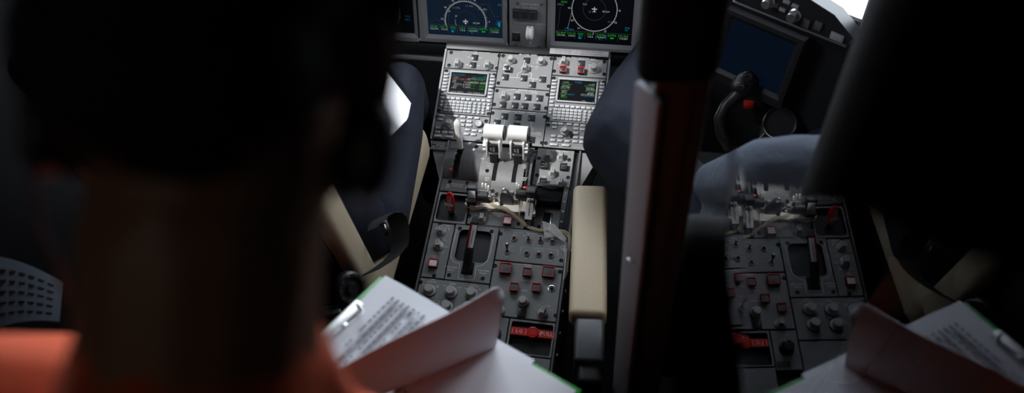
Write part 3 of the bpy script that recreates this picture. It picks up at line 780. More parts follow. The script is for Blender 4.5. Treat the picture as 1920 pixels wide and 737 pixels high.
p.screw((1010.8, 296.7), (1067.3, 300), (1007.2, 328.5), (1065.3, 332.9)); p.done()

# ---- flaps unit
fu = .0645
p = Panel('flap_unit', 'black flap selector unit with numbered rails and a deep paddle lever', 'control panel', PLW, (fu, -.246, .1665, -.1175), face=False)
W2, D2 = p.W/2, p.D/2
m = MB(); m.box((0, 0, -.016), (p.W-.002, p.D-.002, .012), bev=.001); m.obj('faceplate', M_QUAD, p.e)
for s, nums in ((-1, ('0', '5/20', '16/70', '30/75')), (1, ('0', '10', '20', '30'))):
    m = MB(); n = 16; x0 = s*(W2-.010)
    w2 = .0062
    for i in range(n):
        a, b = D2-.003-(p.D-.006)*i/n, D2-.003-(p.D-.006)*(i+1)/n
        f = lambda v: -.006+.020*math.sqrt(max(0, 1-(v/(D2+.01))**2))
        m.hexa([(x0-w2, a, -.02), (x0+w2, a, -.02), (x0+w2, b, -.02), (x0-w2, b, -.02), (x0-w2, a, f(a)), (x0+w2, a, f(a)), (x0+w2, b, f(b)), (x0-w2, b, f(b))])
    rail = m.obj('numbered_rail', M_BLACK, p.e)
    m = MB()
    for i, t in enumerate(nums):
        v = D2-.020-.028*i; m.text(t, (x0, v), .0048, f(v)+.0009)
    m.obj('lettering', M_INK, rail, smooth=False)
m = MB(); m.box((0, D2-.006, .004), (p.W-.034, .008, .030), bev=.001); m.obj('title_bar', M_BLACK, p.e)
m = MB(); m.text('\u2014 FLAPS \u2014', (0, 0), .0055, 0); m.obj('lettering', M_INK, p.e, (0, D2-.0108, .0155), (.7, 0, 0), smooth=False)
m = MB(); m.box((0, D2-.034, .000), (p.W-.036, .046, .022), bev=.002); m.box((0, D2-.052, .012), (.058, .014, .016), Matrix.Rotation(-.5, 3, 'X'), bev=.004); m.obj('flap_lever', M_DBLACK, p.e)
m = MB(); m.box((0, -D2+.040, -.0095), (.018, .034, .002)); m.obj('lever_slot', M_DBLACK, p.e)
for s in (-1, 1):
    m = MB(); m.tube([(s*.0125, -D2+.024, -.0095), (s*.0105, -D2+.032, -.009), (s*.0118, -D2+.040, -.009), (s*.0105, -D2+.048, -.009), (s*.0125, -D2+.056, -.0095)], .0013); m.obj('slot_spring', M_METAL, p.e)
for s in (-1, 1): link('screw', shared('screw', c_screw, M_DBLACK), p.e, (s*.017, -D2+.015, -.0098))
p.done()

# ---- red T handle in its recess
def recess_panel(name, label, rect, hole, depth, rim_m=None, r=.008):
    """faceplate ring around a sunk tray; hole=(u0,v0,u1,v1) absolute"""
    p = Panel(name, label, 'control panel', PLW, rect, face=False)
    cu, cv = p.c; hx0, hy0, hx1, hy1 = hole[0]-cu, hole[1]-cv, hole[2]-cu, hole[3]-cv
    def rr(x0, y0, x1, y1, r, n=6):
        pts = []
        for cx, cy, a0 in ((x1-r, y1-r, 0), (x0+r, y1-r, PI/2), (x0+r, y0+r, PI), (x1-r, y0+r, 1.5*PI)):
            for i in range(n+1): a = a0+PI/2*i/n; pts.append((cx+r*math.cos(a), cy+r*math.sin(a)))
        return pts
    g = .0012
    outer = rr(-p.W/2+g, -p.D/2+g, p.W/2-g, p.D/2-g, .0008); inner = rr(hx0, hy0, hx1, hy1, r)
    m = MB(); n = len(outer)
    A = [[m.bm.verts.new((x, y, z)) for x, y in ring] for ring, z in ((outer, -.010), (outer, 0), (inner, 0), (inner, -.0015))]
    for a, b in zip(A, A[1:]):
        for i in range(n): m.bm.faces.new([a[i], a[(i+1) % n], b[(i+1) % n], b[i]])
    m.obj('faceplate', rim_m or M_PANEL, p.e)
    m = MB(); k = .92
    c = ((hx0+hx1)/2, (hy0+hy1)/2)
    low = [(c[0]+(x-c[0])*k, c[1]+(y-c[1])*k) for x, y in inner]
    A = [[m.bm.verts.new((x, y, z)) for x, y in ring] for ring, z in ((inner, -.001), (low, -depth))]
    for i in range(n): m.bm.faces.new([A[0][i], A[0][(i+1) % n], A[1][(i+1) % n], A[1][i]])
    m.bm.faces.new(A[1]); bmesh.ops.solidify(m.bm, geom=list(m.bm.faces), thickness=-.001)
    m.obj('tray', M_BLACK, p.e, ang=.9)
    return p
a = LU(830, 362); b = LU(872.5, 419.5)
rect = (-.1745, -.2505, -.0885, -.161)
p = recess_panel('release_handle_tray', 'black recessed tray around the upright red handle', rect, (rect[0]+.005, rect[1]+.007, rect[2]-.005, rect[3]-.006), .03)
p.done()
u, v = LU(849, 406, -.028)
e = empty('release_lever', 'upright red oval pull handle with a white cross band, in the black tray', 'handle', PLW.w(u, v, -.030), QT)
m = MB(); m.lathe([(.012, 0), (.012, .004), (.0075, .006), (.0065, .030), (.008, .034), (0, .034)], seg=20); m.obj('stem', M_BLACK, e)
def oval(s, c, R_):
    m = MB(); r = bmesh.ops.create_uvsphere(m.bm, u_segments=24, v_segments=14, radius=1)
    for w_ in r['verts']:
        x, y, z = w_.co
        w_.co = R_ @ V((math.copysign(abs(x)**.8, x)*s[0], math.copysign(abs(y)**.8, y)*s[1], math.copysign(abs(z)**.9, z)*s[2])) + V(c)
    return m
Rh = Matrix.Rotation(math.radians(62), 3, 'X') @ Matrix.Rotation(math.radians(-10), 3, 'Y')
hb = oval((.0115, .033, .0085), (-.002, .016, .048), Rh).obj('handle_grip', M_RED, e)
m = MB(); m.box((0, -.002, .0088), (.0225, .0075, .0010)); m.box((0, .0215, .0068), (.008, .0006, .001))
for sx in (-1, 1): m.box((sx*.0042, .0015, .0083), (.0007, .042, .0008))
m.text('RAT', (0, .0125), .0070, .0092, rot=PI/2); m.text('GEN', (0, -.0145), .0070, .0092, rot=PI/2)
m.obj('marking', M_INK, hb, (-.002, .016, .048), Rh.to_euler(), smooth=False)

# ---- panel below the padding
p = Panel('override_panel', 'dark panel with one knob and a white guarded switch below the crumpled padding', 'control panel', PLW, (-.0865, -.2475, .0635, -.200))
p.ptr(904, 412.5); p.guard(951.5, 413.5, .0225, .0225, M_REDG, M_PAPER)
p.t('OVRD', 917, 404.5, .0032); p.t('NORM', 918, 408, .003); p.t('\u2014 TEST', 934, 406, .003)
p.screw((879.5, 404.8), (972, 420)); p.done()

# ---- temperature panel
p = Panel('temperature_panel', 'narrow grey panel with two pointer knobs and white guard at the left console edge', 'control panel', PLW, (-.1745, -.4055, -.1145, -.2525))
p.ptr(827.7, 434.6); p.ptr(822.5, 462, 1.08, rz=.2); p.guard(812.3, 493, .0232, .0225, M_REDG, M_PAPER)
p.t('TEMP', 839, 424, .004); p.t('AUTO', 831, 447.5, .003); p.t('COOL', 834, 451, .003); p.t('WARM', 835, 463, .003); p.t('LAMP', 815, 479.5, .0034); p.t('TEST', 815.5, 482.5, .0034)
p.ln((817, 431), (818.5, 426.3), (822, 426.4)); p.ln((841.5, 433), (842.8, 428), (836, 427.5)); p.ln((806, 468), (805, 471.3), (831.5, 474.5), (832.5, 471), w=.0006)
p.screw((825.5, 421.5), (814, 517.3)); p.done()

# ---- parking brake
pb = (-.1135, -.4055, .0008, -.2505)
hole = (*LU(851.5, 491),)
hx0 = LU(856, 462)[0]; hx1 = LU(917.5, 466)[0]; hy1 = LU(890, 432)[1]; hy0 = LU(882, 491)[1]
p = recess_panel('parking_brake_unit', 'grey parking brake panel with a deep rounded black well', pb, (hx0, hy0, hx1, hy1), .045, r=.014)
m = MB(); s0 = p.l(876.5, 506); m.box((s0[0], s0[1]+.004, -.0008), (.030, .034, .003), bev=.0005); m.obj('handle_slot', M_DBLACK, p.e)
ln = [p.l(*t) for t in ((857, 430), (848, 462), (845.5, 482), (850, 491), (862, 494.5), (860.5, 508), (858.5, 520.5), (861, 523), (886, 525), (889.5, 523), (893, 500), (905, 497), (914, 489), (920, 472), (926.5, 437))]
p.ink.poly(ln, .0010)
p.t('PARK/EMER', 846.5, 501.5, .0042); p.t('BRAKE', 845.5, 506.5, .0042); p.t('PARK/EMER', 906.5, 508, .0042); p.t('BRAKE', 905.5, 512.8, .0042)
p.screw((862.5, 428.5), (922, 434.2), (842, 516), (905.3, 522.5)); p.done()
c = LU(876, 509)
e = empty('parking_brake_lever', 'black parking brake handle with a red and white striped label, angled over the well', 'handle', PLW.w(*c, 0), QT)
def Lp(x, y, h): u, v = LU(x, y, h); return V((u-c[0], v-c[1], h))
m = MB(); m.tube([Lp(876, 509, -.004), Lp(876.5, 500, .012), Lp(877.5, 489, .024), Lp(878.5, 478, .034), Lp(880.5, 466, .044), Lp(884, 446, .056), Lp(890, 417, .076)], [.0105, .0115, .012, .012, .0112, .0102, .0102], 16); m.obj('handle_grip', M_BLACK, e, ang=.9)
m = MB(); m.cyl(Lp(890, 417, .076), Lp(892, 408, .082), .0085, .0075, 18); m.cyl(Lp(892, 408, .082), Lp(892.6, 404.8, .0845), .004, .0035, 12); m.obj('end_button', M_DMET, e)
a, b = Lp(880.8, 464, .0455), Lp(889.3, 420.5, .0745)
d = (b-a); L = d.length; z = d.normalized(); toc = Matrix.Rotation(-TL, 3, 'X') @ (CAM - PLW.w(*c, .06)).normalized()
x = z.cross(toc).normalized(); y = x.cross(z).normalized()      # label faces up and aft
Rm = Matrix((x, z, y)).transposed()
m = MB(); m.grid(lambda s, t: V((math.sin((s-.5)*1.5)*.0108, (t-.5)*L, math.cos((s-.5)*1.5)*.0108)), 8, 2, thick=.0004); lb = m.obj('label', M_RED, e, (a+b)/2, Rm.to_euler(), ang=.9)
m = MB(); m.grid(lambda s, t: V((math.sin((s-.32)*1.1)*.0113, (t-.5)*L*.97, math.cos((s-.32)*1.1)*.0113)), 8, 2, thick=.0003); m.obj('label_stripe', M_PAPER, lb, ang=.9)
m = MB()
for i in range(17): m.box((0, (i/16-.5)*L*.9, .0118), (.0004 if i % 2 else .0008, L*.03, .0003))
m.text('PARK BRAKE', (.001, 0), .0042, .0119, rot=PI/2); m.obj('lettering', M_INKR, lb, smooth=False)

# ---- exterior lighting
p = Panel('lighting_panel', 'grey exterior lighting panel with eight bare metal toggles', 'control panel', PLW, (.0022, -.3395, .1755, -.2475))
for x, y, L in ((964.2, 448.4, .012), (991, 451, .017), (1013.6, 452.8, .019), (1035.8, 454.2, .011), (987.5, 476, .011), (1010.3, 478, .011), (1032.9, 479.7, .011)): p.toggle(x, y, L)
o = p.toggle(951.2, 472.2, .024)
bt = link('toggle_tip', shared('bigbat', lambda: MB().lathe([(.0028, 0), (.0048, .006), (.005, .011), (.0035, .0135), (0, .014)], (0, 0, 0), 14, Matrix.Rotation(-.35, 3, 'X')), M_DMET), o, (0, .0054, .0155))
p.ln((964, 435.8), (982, 437.3)); p.t('LIGHTING', 997.5, 438.5, .0046); p.t('BCN', 966, 438, .003); p.t('STROBE', 966, 441.5, .003); p.t('NAV', 984, 442, .0032); p.t('LOGO', 998.5, 443.3, .0032); p.t('WING', 1012.5, 444, .003); p.t('INSP', 1020, 445.5, .003)
p.t('EMER LTS', 953.5, 461.5, .0042); p.t('ARM', 961.3, 470.5, .0028); p.t('LANDING', 1011.5, 466, .0044); p.t('NOSE/TAXI', 1011, 469.8, .0034)
for x, y in ((962.5, 457.3), (989.5, 459.7), (1011.5, 461), (1036, 463), (950, 481.7), (987, 485.3), (1009, 487), (1032.5, 488.8)): p.t('OFF', x, y, .0032)
for t, x, y in (('ON', 999.5, 448.5), ('ON', 1000, 453), ('T', 1023.5, 450), ('ON', 1023, 455), ('ON', 1045.5, 452), ('L', 987.5, 467), ('R', 1033.5, 472.5), ('P', 996.3, 470.5), ('T', 996.3, 474), ('O', 995.8, 478), ('N', 995.3, 482), ('T', 1019.8, 472.5), ('A', 1019.5, 476.3), ('X', 1019, 480), ('I', 1018.5, 484), ('F', 1042.5, 475), ('L', 1042, 479), ('T', 1041.5, 484)): p.t(t, x, y, .0027)
p.ln((975.2, 474), (977.3, 463.3), (998, 465)); p.ln((1025, 467.3), (1046.8, 469.4), (1045.3, 479.7))
p.screw((938.8, 438.7), (1052.3, 488.6)); p.done()

# ---- engine panel
p = Panel('engine_panel', 'grey engine and fire panel with red guarded switches and a jack', 'control panel', PLW, (.0022, -.4845, .1755, -.341))
GB = (.0295, .0275); GS = (.0212, .0215)
p.guard(947.8, 502.5, *GB, lens=M_LENSG); p.guard(1028, 509.7, *GB, lens=M_LENSG); p.guard(988.3, 509.8, *GS, lens=M_LENSG); p.guard(964, 538, *GS, lens=M_LENSG); p.guard(1005.5, 539, *GS, lens=M_LENSG); p.guard(934, 552, *GS, lens=M_LENSG)
p.dim(981, 566.5); p.btn(978.2, 587.5, .018, .018); p.ptr(1017.5, 588.5, 1.1, rz=-.15); p.ptr(937, 583.5, 1.1, rz=.15)
j = p.part('jack_socket', 'jack', lambda: MB().lathe([(.0092, 0), (.0092, .0012), (.008, .0016), (.0066, -.003), (.004, -.003), (.0036, .001), (0, .002)], seg=26), M_METAL, (1034.6, 541.5))
link('jack_core', shared('jackc', lambda: MB().lathe([(.0036, -.001), (.0036, .0022), (.002, .004), (0, .0042)], seg=16), M_DBLACK), j)
p.t('ENGINE', 989.5, 496.8, .0042); p.t('START', 990, 500.4, .0032); p.ln((966, 494.6), (980, 495.7)); p.ln((999, 498), (1016, 499.5)); p.t('FIRE EXT', 985.7, 526.8, .0042); p.t('AUTO', 983.5, 545.3, .004); p.t('INTERCOM', 1034.5, 532, .003); p.t('\u2022', 1010, 572.5, .006); p.t('NORM', 1028, 574, .003); p.t('\u2014\u2014', 1004, 578, .003); p.t('\u2014\u2014', 1034, 581, .003); p.t('DIM', 980, 579, .003)
p.screw((928.3, 498.5), (1050, 509.8), (1042, 592)); p.done()

# ---- display dimming
p = Panel('display_dimming_panel', 'grey dimming panel with round knobs, half hidden by the folded page', 'control panel', PLW, (-.1745, -.512, .0008, -.407))
for x, y in ((806, 545.5), (846, 549), (884.5, 552), (798, 571), (838, 576), (878, 579)): p.dim(x, y, 1.12)
for t, x, y, s in (('LEFT', 812, 524.7, .0036), ('DISPLAYS', 810, 528.7, .004), ('EICAS', 849.3, 532.6, .004), ('RIGHT', 889, 533, .0036), ('DISPLAYS', 889, 537, .004), ('INTEGRAL', 803.5, 556.6, .004), ('FLOOD', 842.5, 560.7, .0038), ('OFF', 794.5, 534, .003), ('BRT', 821, 536, .003), ('MFD', 820, 538.6, .003), ('OFF', 833, 536, .003), ('\u2014 BRT', 861, 539.5, .003), ('OFF', 873, 541.5, .003), ('BRT', 900, 543, .003), ('PED', 823.5, 566, .003), ('FWD', 822, 570, .003), ('DOME', 824, 574, .003)): p.t(t, x, y, s)
p.screw((788.7, 529), (783, 583)); p.done()
p = Panel('reading_light_panel', 'small grey panel with a single knob, in the shadow under the folded page', 'control panel', PLW, (.0022, -.583, .0635, -.4865))
o = p.part('dimmer_knob', 'dimmer_1.3', lambda: c_dimmer(1.3), M_BLACK, (.0, .004), px=False); link('knob_mark', shared('dm', lambda: MB().box((.007, .009, .0262), (.0012, .008, .0006), -.6), M_INK), o)
p.t('COCKPIT', 0, .036, .0036, px=False); m = MB(); m.box((.012, -.034, .0008), (.03, .014, .0008)); lab = m.obj('placard', M_INKD, p.e)
m = MB()
for k in range(3): m.text('\u2014\u2014\u2014\u2014', (.012, -.030-.004*k), .0034, .0015)
m.obj('lettering', M_INK, lab, smooth=False); p.done()
p = Panel('blanking_plate', 'plain grey panel behind the clipboard beside the lower left console rail', 'control panel', PLW, (-.1745, -.655, .0008, -.5135)); p.screw((-.0, 0)); p.done()

# ---- landing gear release
gr = (.0645, -.5735, .1755, -.4865)
p = recess_panel('gear_release_tray', 'black recessed tray holding the red landing gear pull bar', gr, (gr[0]+.006, gr[1]+.004, gr[2]-.005, gr[3]-.006), .05, r=.006)
pc_ = p.l(998, 653, -.048)
m = MB(); m.box((pc_[0], pc_[1]-.004, -.046), (.058, .032, .004), bev=.0008); m.obj('mounting_plate', M_STEEL, p.e)
for sx in (-1, 1):
    for sy in (-1, 1): link('screw', shared('screw', c_screw, M_DBLACK), p.e, (pc_[0]+sx*.0225, pc_[1]-.004+sy*.011, -.0435))
p.done()
c = LU(999.2, 624.5, -.002)
e = empty('gear_release_bar', 'red pull bar lettered LG PULL across its black tray', 'handle', PLW.w(c[0], c[1], -.044), QT)
m = MB(); m.lathe([(.0125, 0), (.0125, .012), (.009, .016), (.0085, .036), (0, .036)], seg=24); m.obj('stem', M_DBLACK, e)
m = MB(); hb_ = (.0405)
pr = [(-.053, -.0082), (-.051, -.0095), (.051, -.0095), (.053, -.0082), (.053, .0082), (.051, .0095), (-.051, .0095), (-.053, .0082)]
m.prism(pr, .034, .044); m.lathe([(.0138, .032), (.0138, .0465), (.0118, .0475), (.0105, .0462), (.009, .0462), (.008, .0475), (0, .0475)], seg=30); m.obj('pull_bar', M_REDG, e)
m = MB(); m.text('LG', (-.033, 0), .0098, .0445); m.text('PULL', (.033, 0), .0098, .0445)
for s in (-1, 1):
    m.poly([(s*.018, .006), (s*.016, 0), (s*.018, -.006)], .0008, .0444); m.poly([(s*.049, .0065), (s*.049, -.0065)], .0008, .0444)
m.obj('lettering', M_INK, e, smooth=False)
p = Panel('lower_panel', 'grey panel with a wire loop below the red pull bar', 'control panel', PLW, (.0645, -.655, .1755, -.575))
l0 = p.l(1003, 681)
m = MB(); m.tube([(l0[0]-.004, l0[1]+.012, 0), (l0[0]-.003, l0[1]+.006, .012), (l0[0], l0[1], .014), (l0[0]+.007, l0[1]-.006, .010), (l0[0]+.012, l0[1]-.014, 0)], .0011); m.obj('wire_loop', M_METAL, p.e); p.ln((981, 673.5), (991, 674.3)); p.screw((1031, 697)); p.done()

# ---- wires and tape
W0 = [(914, 371, .018), (921, 382, .018), (933, 388, .020), (946, 391, .021), (957, 398, .021), (966, 406, .016), (975, 413, .008), (986, 422, .004), (998, 429, .004), (1012, 432.5, .004), (1028, 432.5, .005), (1047, 433, .005), (1060, 436, .006), (1067, 443, .003), (1068, 458, .0), (1066, 475, -.004), (1063, 500, -.006), (1061, 520, -.008)]
we = empty('wire_bundle', 'bundle of thin cream wires running from the sensors to the taped right edge', 'wires', PLW.o, QT)
for k in range(5):
    rnd = random.Random(k); pts = []
    for i, (x, y, h) in enumerate(W0):
        u, v = LU(x, y, h); off = .0016*(k-2)
        pts.append(V((u+off*.6+rnd.uniform(-.0006, .0006), v+off+rnd.uniform(-.0006, .0006), h+.0012*(k % 3))))
    fine = []
    for i in range(len(pts)-1):
        for t in (0, .33, .66):
            p0, p1, p2, p3 = pts[max(i-1, 0)], pts[i], pts[i+1], pts[min(i+2, len(pts)-1)]
            fine.append(.5*((2*p1)+(p2-p0)*t+(2*p0-5*p1+4*p2-p3)*t*t+(3*p1-p0-3*p2+p3)*t**3))
    MB().tube(fine+[pts[-1]], .00105, 7).obj('wire', M_WIRE, we, ang=2)
for k in range(2):
    pts = [V((*LU(x, y, h), h)) for x, y, h in ((974+k*3, 372, .02), (974+k*4, 384, .019), (973+k*2, 397, .018), (970+k*3, 409, .012))]
    MB().tube(pts, .0010, 7).obj('wire', M_WIRE, we, ang=2)
def tape(label, pts, h, hook=0):
    P4 = [V((*LU(x, y, h), h)) for x, y in pts]
    def f(s, t):
        p = P4[0].lerp(P4[1], s).lerp(P4[3].lerp(P4[2], s), t)
        return p + V((.0012*math.sin(25*t), .0012*math.sin(31*s), .0012*math.sin(9*s+4*t)+.0008*math.sin(17*t)))
    m = MB(); m.grid(f, 12, 8, thick=.0003)
    o = m.obj('tape_strip', M_TAPEC, None, PLW.o, QT, ang=.9); tag(o, label, 'tape')
tape('translucent tape strip over the wires below the flap lever slot', ((1017, 415), (1038, 420), (1059, 444), (1021, 446)), .0075)
tape('translucent tape strip crossing the wires at the lighting panel top right', ((1026, 431), (1040, 420), (1063, 447), (1058, 455)), .0105)
tape('torn tape flap hanging at the lighting panel right edge', ((1050, 465), (1063, 453), (1064, 470), (1058, 474)), .004)
tape('narrow tape strip down the right console rail', ((1058, 470), (1064, 468), (1059.5, 523), (1055.5, 524)), .0035)

# ================================================================== MAIN INSTRUMENT PANEL
class Face:
    """a thing lying in a plane: local x,y in the plane, z towards the viewer"""
    def __init__(s, name, label, cat, pl, c, group=None, rotz=0):
        s.pl = pl; s.c = c; s.e = empty(name, label, cat, pl.w(*c), (pl.t, 0, rotz), group)
    def l(s, x, y, h=0):
        u, v = s.pl.uv(x, y, h); return (u-s.c[0], v-s.c[1])
def display(pl, uL, uR, vB, vT, sL, sR, sB, label, scr_m, draw, rotz=0, bm_=None):
    c = ((uL+uR)/2, (vB+vT)/2); f = Face('flight_display', label, 'display', pl, c, None, rotz); e = f.e
    hw, hh = (uR-uL)/2, (vT-vB)/2; a0, a1, b0, b1 = sL-c[0], sR-c[0], sB-c[1], hh-.02
    m = MB()
    rings = [[(-hw, -hh), (hw, -hh), (hw, hh), (-hw, hh)], [(-hw, -hh), (hw, -hh), (hw, hh), (-hw, hh)],
             [(a0-.010, b0-.010), (a1+.010, b0-.010), (a1+.010, b1+.010), (a0-.010, b1+.010)], [(a0, b0), (a1, b0), (a1, b1), (a0, b1)], [(a0, b0), (a1, b0), (a1, b1), (a0, b1)]]
    zs = [-.02, .008, .008, .001, -.012]
    vs = [[m.bm.verts.new((x, y, z)) for x, y in r] for r, z in zip(rings, zs)]
    for a, b in zip(vs, vs[1:]):
        for i in range(4): m.bm.faces.new([a[i], a[(i+1) % 4], b[(i+1) % 4], b[i]])
    bz = m.obj('bezel', bm_ or M_DISPB, e, ang=.3)
    sc = MB().box(((a0+a1)/2, (b0+b1)/2, -.004), (a1-a0, b1-b0, .008)).obj('screen', scr_m, e)
    if draw: draw(f, sc, (a0, a1, b0, b1))
    return e
def ring(m, c, r, a0, a1, w, h, n=60, dash=False):
    for i in range(n):
        if dash and i % 2: continue
        p, q = a0+(a1-a0)*i/n, a0+(a1-a0)*(i+1)/n
        m.line((c[0]+r*math.cos(p), c[1]+r*math.sin(p)), (c[0]+r*math.cos(q), c[1]+r*math.sin(q)), w, h)
HT = .0006
def plane_sym(m, c, s):
    m.box((c[0], c[1], HT), (.0022*s, .014*s, .0004)); m.box((c[0], c[1]+.001*s, HT), (.014*s, .0026*s, .0004)); m.box((c[0], c[1]-.0055*s, HT), (.006*s, .002*s, .0004))
def strip(f, sc, R, vals, y0):
    a0, a1, b0, b1 = R; W = a1-a0; xs = (.075, .215, .335, .46, .60, .745, .89)
    g, wv, cv, dv = MB(), MB(), MB(), MB()
    dv.line((a0+.004, y0), (a1-.004, y0), .0007, HT)
    for i, (t, s) in enumerate(vals):
        x = a0+W*xs[i]
        g.text(t, (x, y0-.0065), .0062, HT)
        if s: (cv if s.startswith('*') else wv).text(s.strip('*'), (x+.001, y0-.0135), .0052, HT)
        if i in (2,): cv.box((x-.001, y0-.019, HT), (.008, .003, .0004))
        if i == 4: cv.box((x-.012, y0-.0135, HT), (.001, .006, .0004)); cv.text('ID 1', (x, y0-.0195), .004, HT); cv.box((x+.013, y0-.011, HT), (.002, .010, .0004))
        if i == 5: g.box((x, y0-.0140, HT), (.010, .003, .0004))
        if i: dv.line((a0+W*(xs[i]-.067), y0-.002), (a0+W*(xs[i]-.067), y0-.022), .0006, HT)
    for mb, mt in ((g, M_EG), (wv, M_EW), (cv, M_EC), (dv, M_ED)): mb.obj('screen_text', mt, sc, smooth=False)
def draw_left(f, sc, R):
    c = f.l(873, 40.5); w_, d_, p_, c_ = MB(), MB(), MB(), MB()
    ring(w_, c, .0585, -.28, PI+.28, .0011, HT, 70)
    for k in range(-2, 40):
        a = k*2*PI/72+0; r1 = .0625 if k % 3 else .064
        if -.2 < a < PI+.2: w_.line((c[0]+.0585*math.cos(a), c[1]+.0585*math.sin(a)), (c[0]+r1*math.cos(a), c[1]+r1*math.sin(a)), .0008, HT)
    for t, a in (('3', .05), ('6', .62), ('N', 1.15), ('33', 1.72), ('30', 2.1), ('W', 2.55), ('24', 3.08)): w_.text(t, (c[0]+.0685*math.cos(a), c[1]+.0685*math.sin(a)), .0052, HT)
    ring(d_, c, .030, -.4, PI+.1, .0007, HT, 40, True); ring(w_, c, .030, PI-.15, PI+.5, .001, HT, 10, True)
    for t, x, y in (('50', 842.5, 21), ('25', 855.5, 30), ('RS 200', 893.5, 43.5)): w_.text(t, f.l(x, y), .0048, HT)
    for t, x, y in (('O LML', 856, 14.6), ('O 1MS', 880, 11.5), ('O LMTE', 904.5, 18)): p_.text(t, f.l(x, y), .0056, HT)
    plane_sym(w_, c, 1.0); p_.line((c[0]-.008, c[1]-.003), (c[0]+.008, c[1]-.003), .001, HT)
    for t, x, y in (('TFC', 937, 9.5), ('TTG', 936, 41), ('7.5', 932, 45.5)): c_.text(t, f.l(x, y), .005, HT)
    c_.box((*f.l(936, 46), HT), (.006, .012, .0004))
    d_.line(f.l(842, 24), f.l(840.5, 45), .0006, HT); d_.poly([f.l(*q) for q in ((890, 18), (893, 11), (905, 8), (916, 9), (921, 20), (926, 30), (935, 31.5))], .0006, HT); d_.poly([f.l(*q) for q in ((806, 39), (812, 40), (818, 36), (824, 40), (830, 33))], .0006, HT)
    for mb, mt in ((w_, M_EW), (d_, M_ED), (p_, M_EM), (c_, M_EC)): mb.obj('screen_text', mt, sc, smooth=False)
    strip(f, sc, R, (('133.80', '132.700'), ('115.15', '116.00'), ('1200', '*ALT'), ('113.2', '110.6'), ('2.0000', '4.0000'), ('DATA', None), ('121.500', '117.000')), f.l(870, 48.5)[1])
def draw_right(f, sc, R):
    c = f.l(1114.6, 17.7); w_, d_, p_, c_ = MB(), MB(), MB(), MB()
    ring(w_, c, .0612, 0, 2*PI, .0011, HT, 100)
    for k in range(72):
        a = k*2*PI/72; r1 = .0635 if k % 6 else .0655
        w_.line((c[0]+.0612*math.cos(a), c[1]+.0612*math.sin(a)), (c[0]+r1*math.cos(a), c[1]+r1*math.sin(a)), .0009, HT)
    for t, a in (('E', 0), ('12', -.52), ('15', -1.08), ('S', -PI/2), ('21', -2.2), ('24', -2.62), ('W', PI), ('3', 1.1), ('N', PI/2)): w_.text(t, (c[0]+.069*math.cos(a), c[1]+.069*math.sin(a)), .0052, HT)
    ring(d_, c, .0305, 0, 2*PI, .0006, HT, 50); plane_sym(w_, c, 1.0)
    for t, x, y in (('12.5', 1096.3, 8), ('RS 200', 1136.5, 22)): w_.text(t, f.l(x, y), .0048, HT)
    for t, x, y in (('O 4TP', 1111, 22.5), ('O LML', 1147, 41.5), ('FM12', 1051.5, 8.5)): p_.text(t, f.l(x, y), .0056, HT)
    a, b = f.l(1072.5, 22), f.l(1064, 54)
    for i in range(14):
        t0, t1 = i/14, (i+.55)/14; w_.line((a[0]+(b[0]-a[0])*t0, a[1]+(b[1]-a[1])*t0), (a[0]+(b[0]-a[0])*t1, a[1]+(b[1]-a[1])*t1), .0009, HT)
    for t, x, y in (('FT206', 1070.5, 55.5), ('TTG', 1176, 53), ('7.5', 1174.5, 57)): c_.text(t, f.l(x, y), .005, HT)
    ring(c_, f.l(1062, 55), .0045, 0, 2*PI, .0007, HT, 16); g_ = MB(); g_.text('WPN', f.l(1057.5, 3.7), .0054, HT)
    d_.poly([f.l(*q) for q in ((1051, 12), (1049, 25), (1048.5, 38), (1045.5, 52))], .0006, HT)
    for mb, mt in ((w_, M_EW), (d_, M_ED), (p_, M_EM), (c_, M_EC), (g_, M_EG)): mb.obj('screen_text', mt, sc, smooth=False)
    strip(f, sc, R, (('121.800', '117.000'), ('113.10', '114.00'), ('1200', '*ALT'), ('113.0', '110.6'), ('2.0000', '4.0000'), ('DATA', None), ('121.500', '118.250')), f.l(1110, 60.5)[1])
MU = lambda x, y: PM.uv(x, y)
vb = MU(870, 80)[1]
display(PM, MU(789.5, 75)[0], MU(952, 84)[0], MU(870, 80)[1], MU(870, 80)[1]+.235, MU(803.5, 60)[0], MU(942.5, 68)[0], MU(870, 67.5)[1], 'navy lit flight display with a compass arc, left of the gear lever', M_SCRB, draw_left)
display(PM, MU(1026, 88)[0], MU(1026, 88)[0]+.268, MU(1105, 92.5)[1], MU(1105, 92.5)[1]+.245, MU(1040, 76)[0], MU(1183.5, 83)[0], MU(1105, 81)[1], 'black flight display with a full white compass circle, right of the gear lever', M_SCRK, draw_right)
def draw_pfd(f, sc, R):
    w_, c_ = MB(), MB(); c = f.l(717, 22)
    ring(w_, c, .052, -1.2, .9, .0012, HT, 30, True)
    for k in range(9):
        a = -1.1+.22*k; w_.line((c[0]+.046*math.cos(a), c[1]+.046*math.sin(a)), (c[0]+.052*math.cos(a), c[1]+.052*math.sin(a)), .001, HT)
    c_.text('GPS 2', f.l(764, 37), .005, HT); c_.text('TTG', f.l(764, 31), .005, HT)
    w_.obj('screen_text', M_EW, sc, smooth=False); c_.obj('screen_text', M_EC, sc, smooth=False)
u1_ = MU(786, 74)[0]
display(PM, u1_-.262, u1_, MU(740, 74)[1], MU(740, 74)[1]+.238, u1_-.245, MU(777.5, 55)[0], MU(740, 60.5)[1], 'dark flight display at the left, half hidden by the head', M_SCRK, draw_pfd)
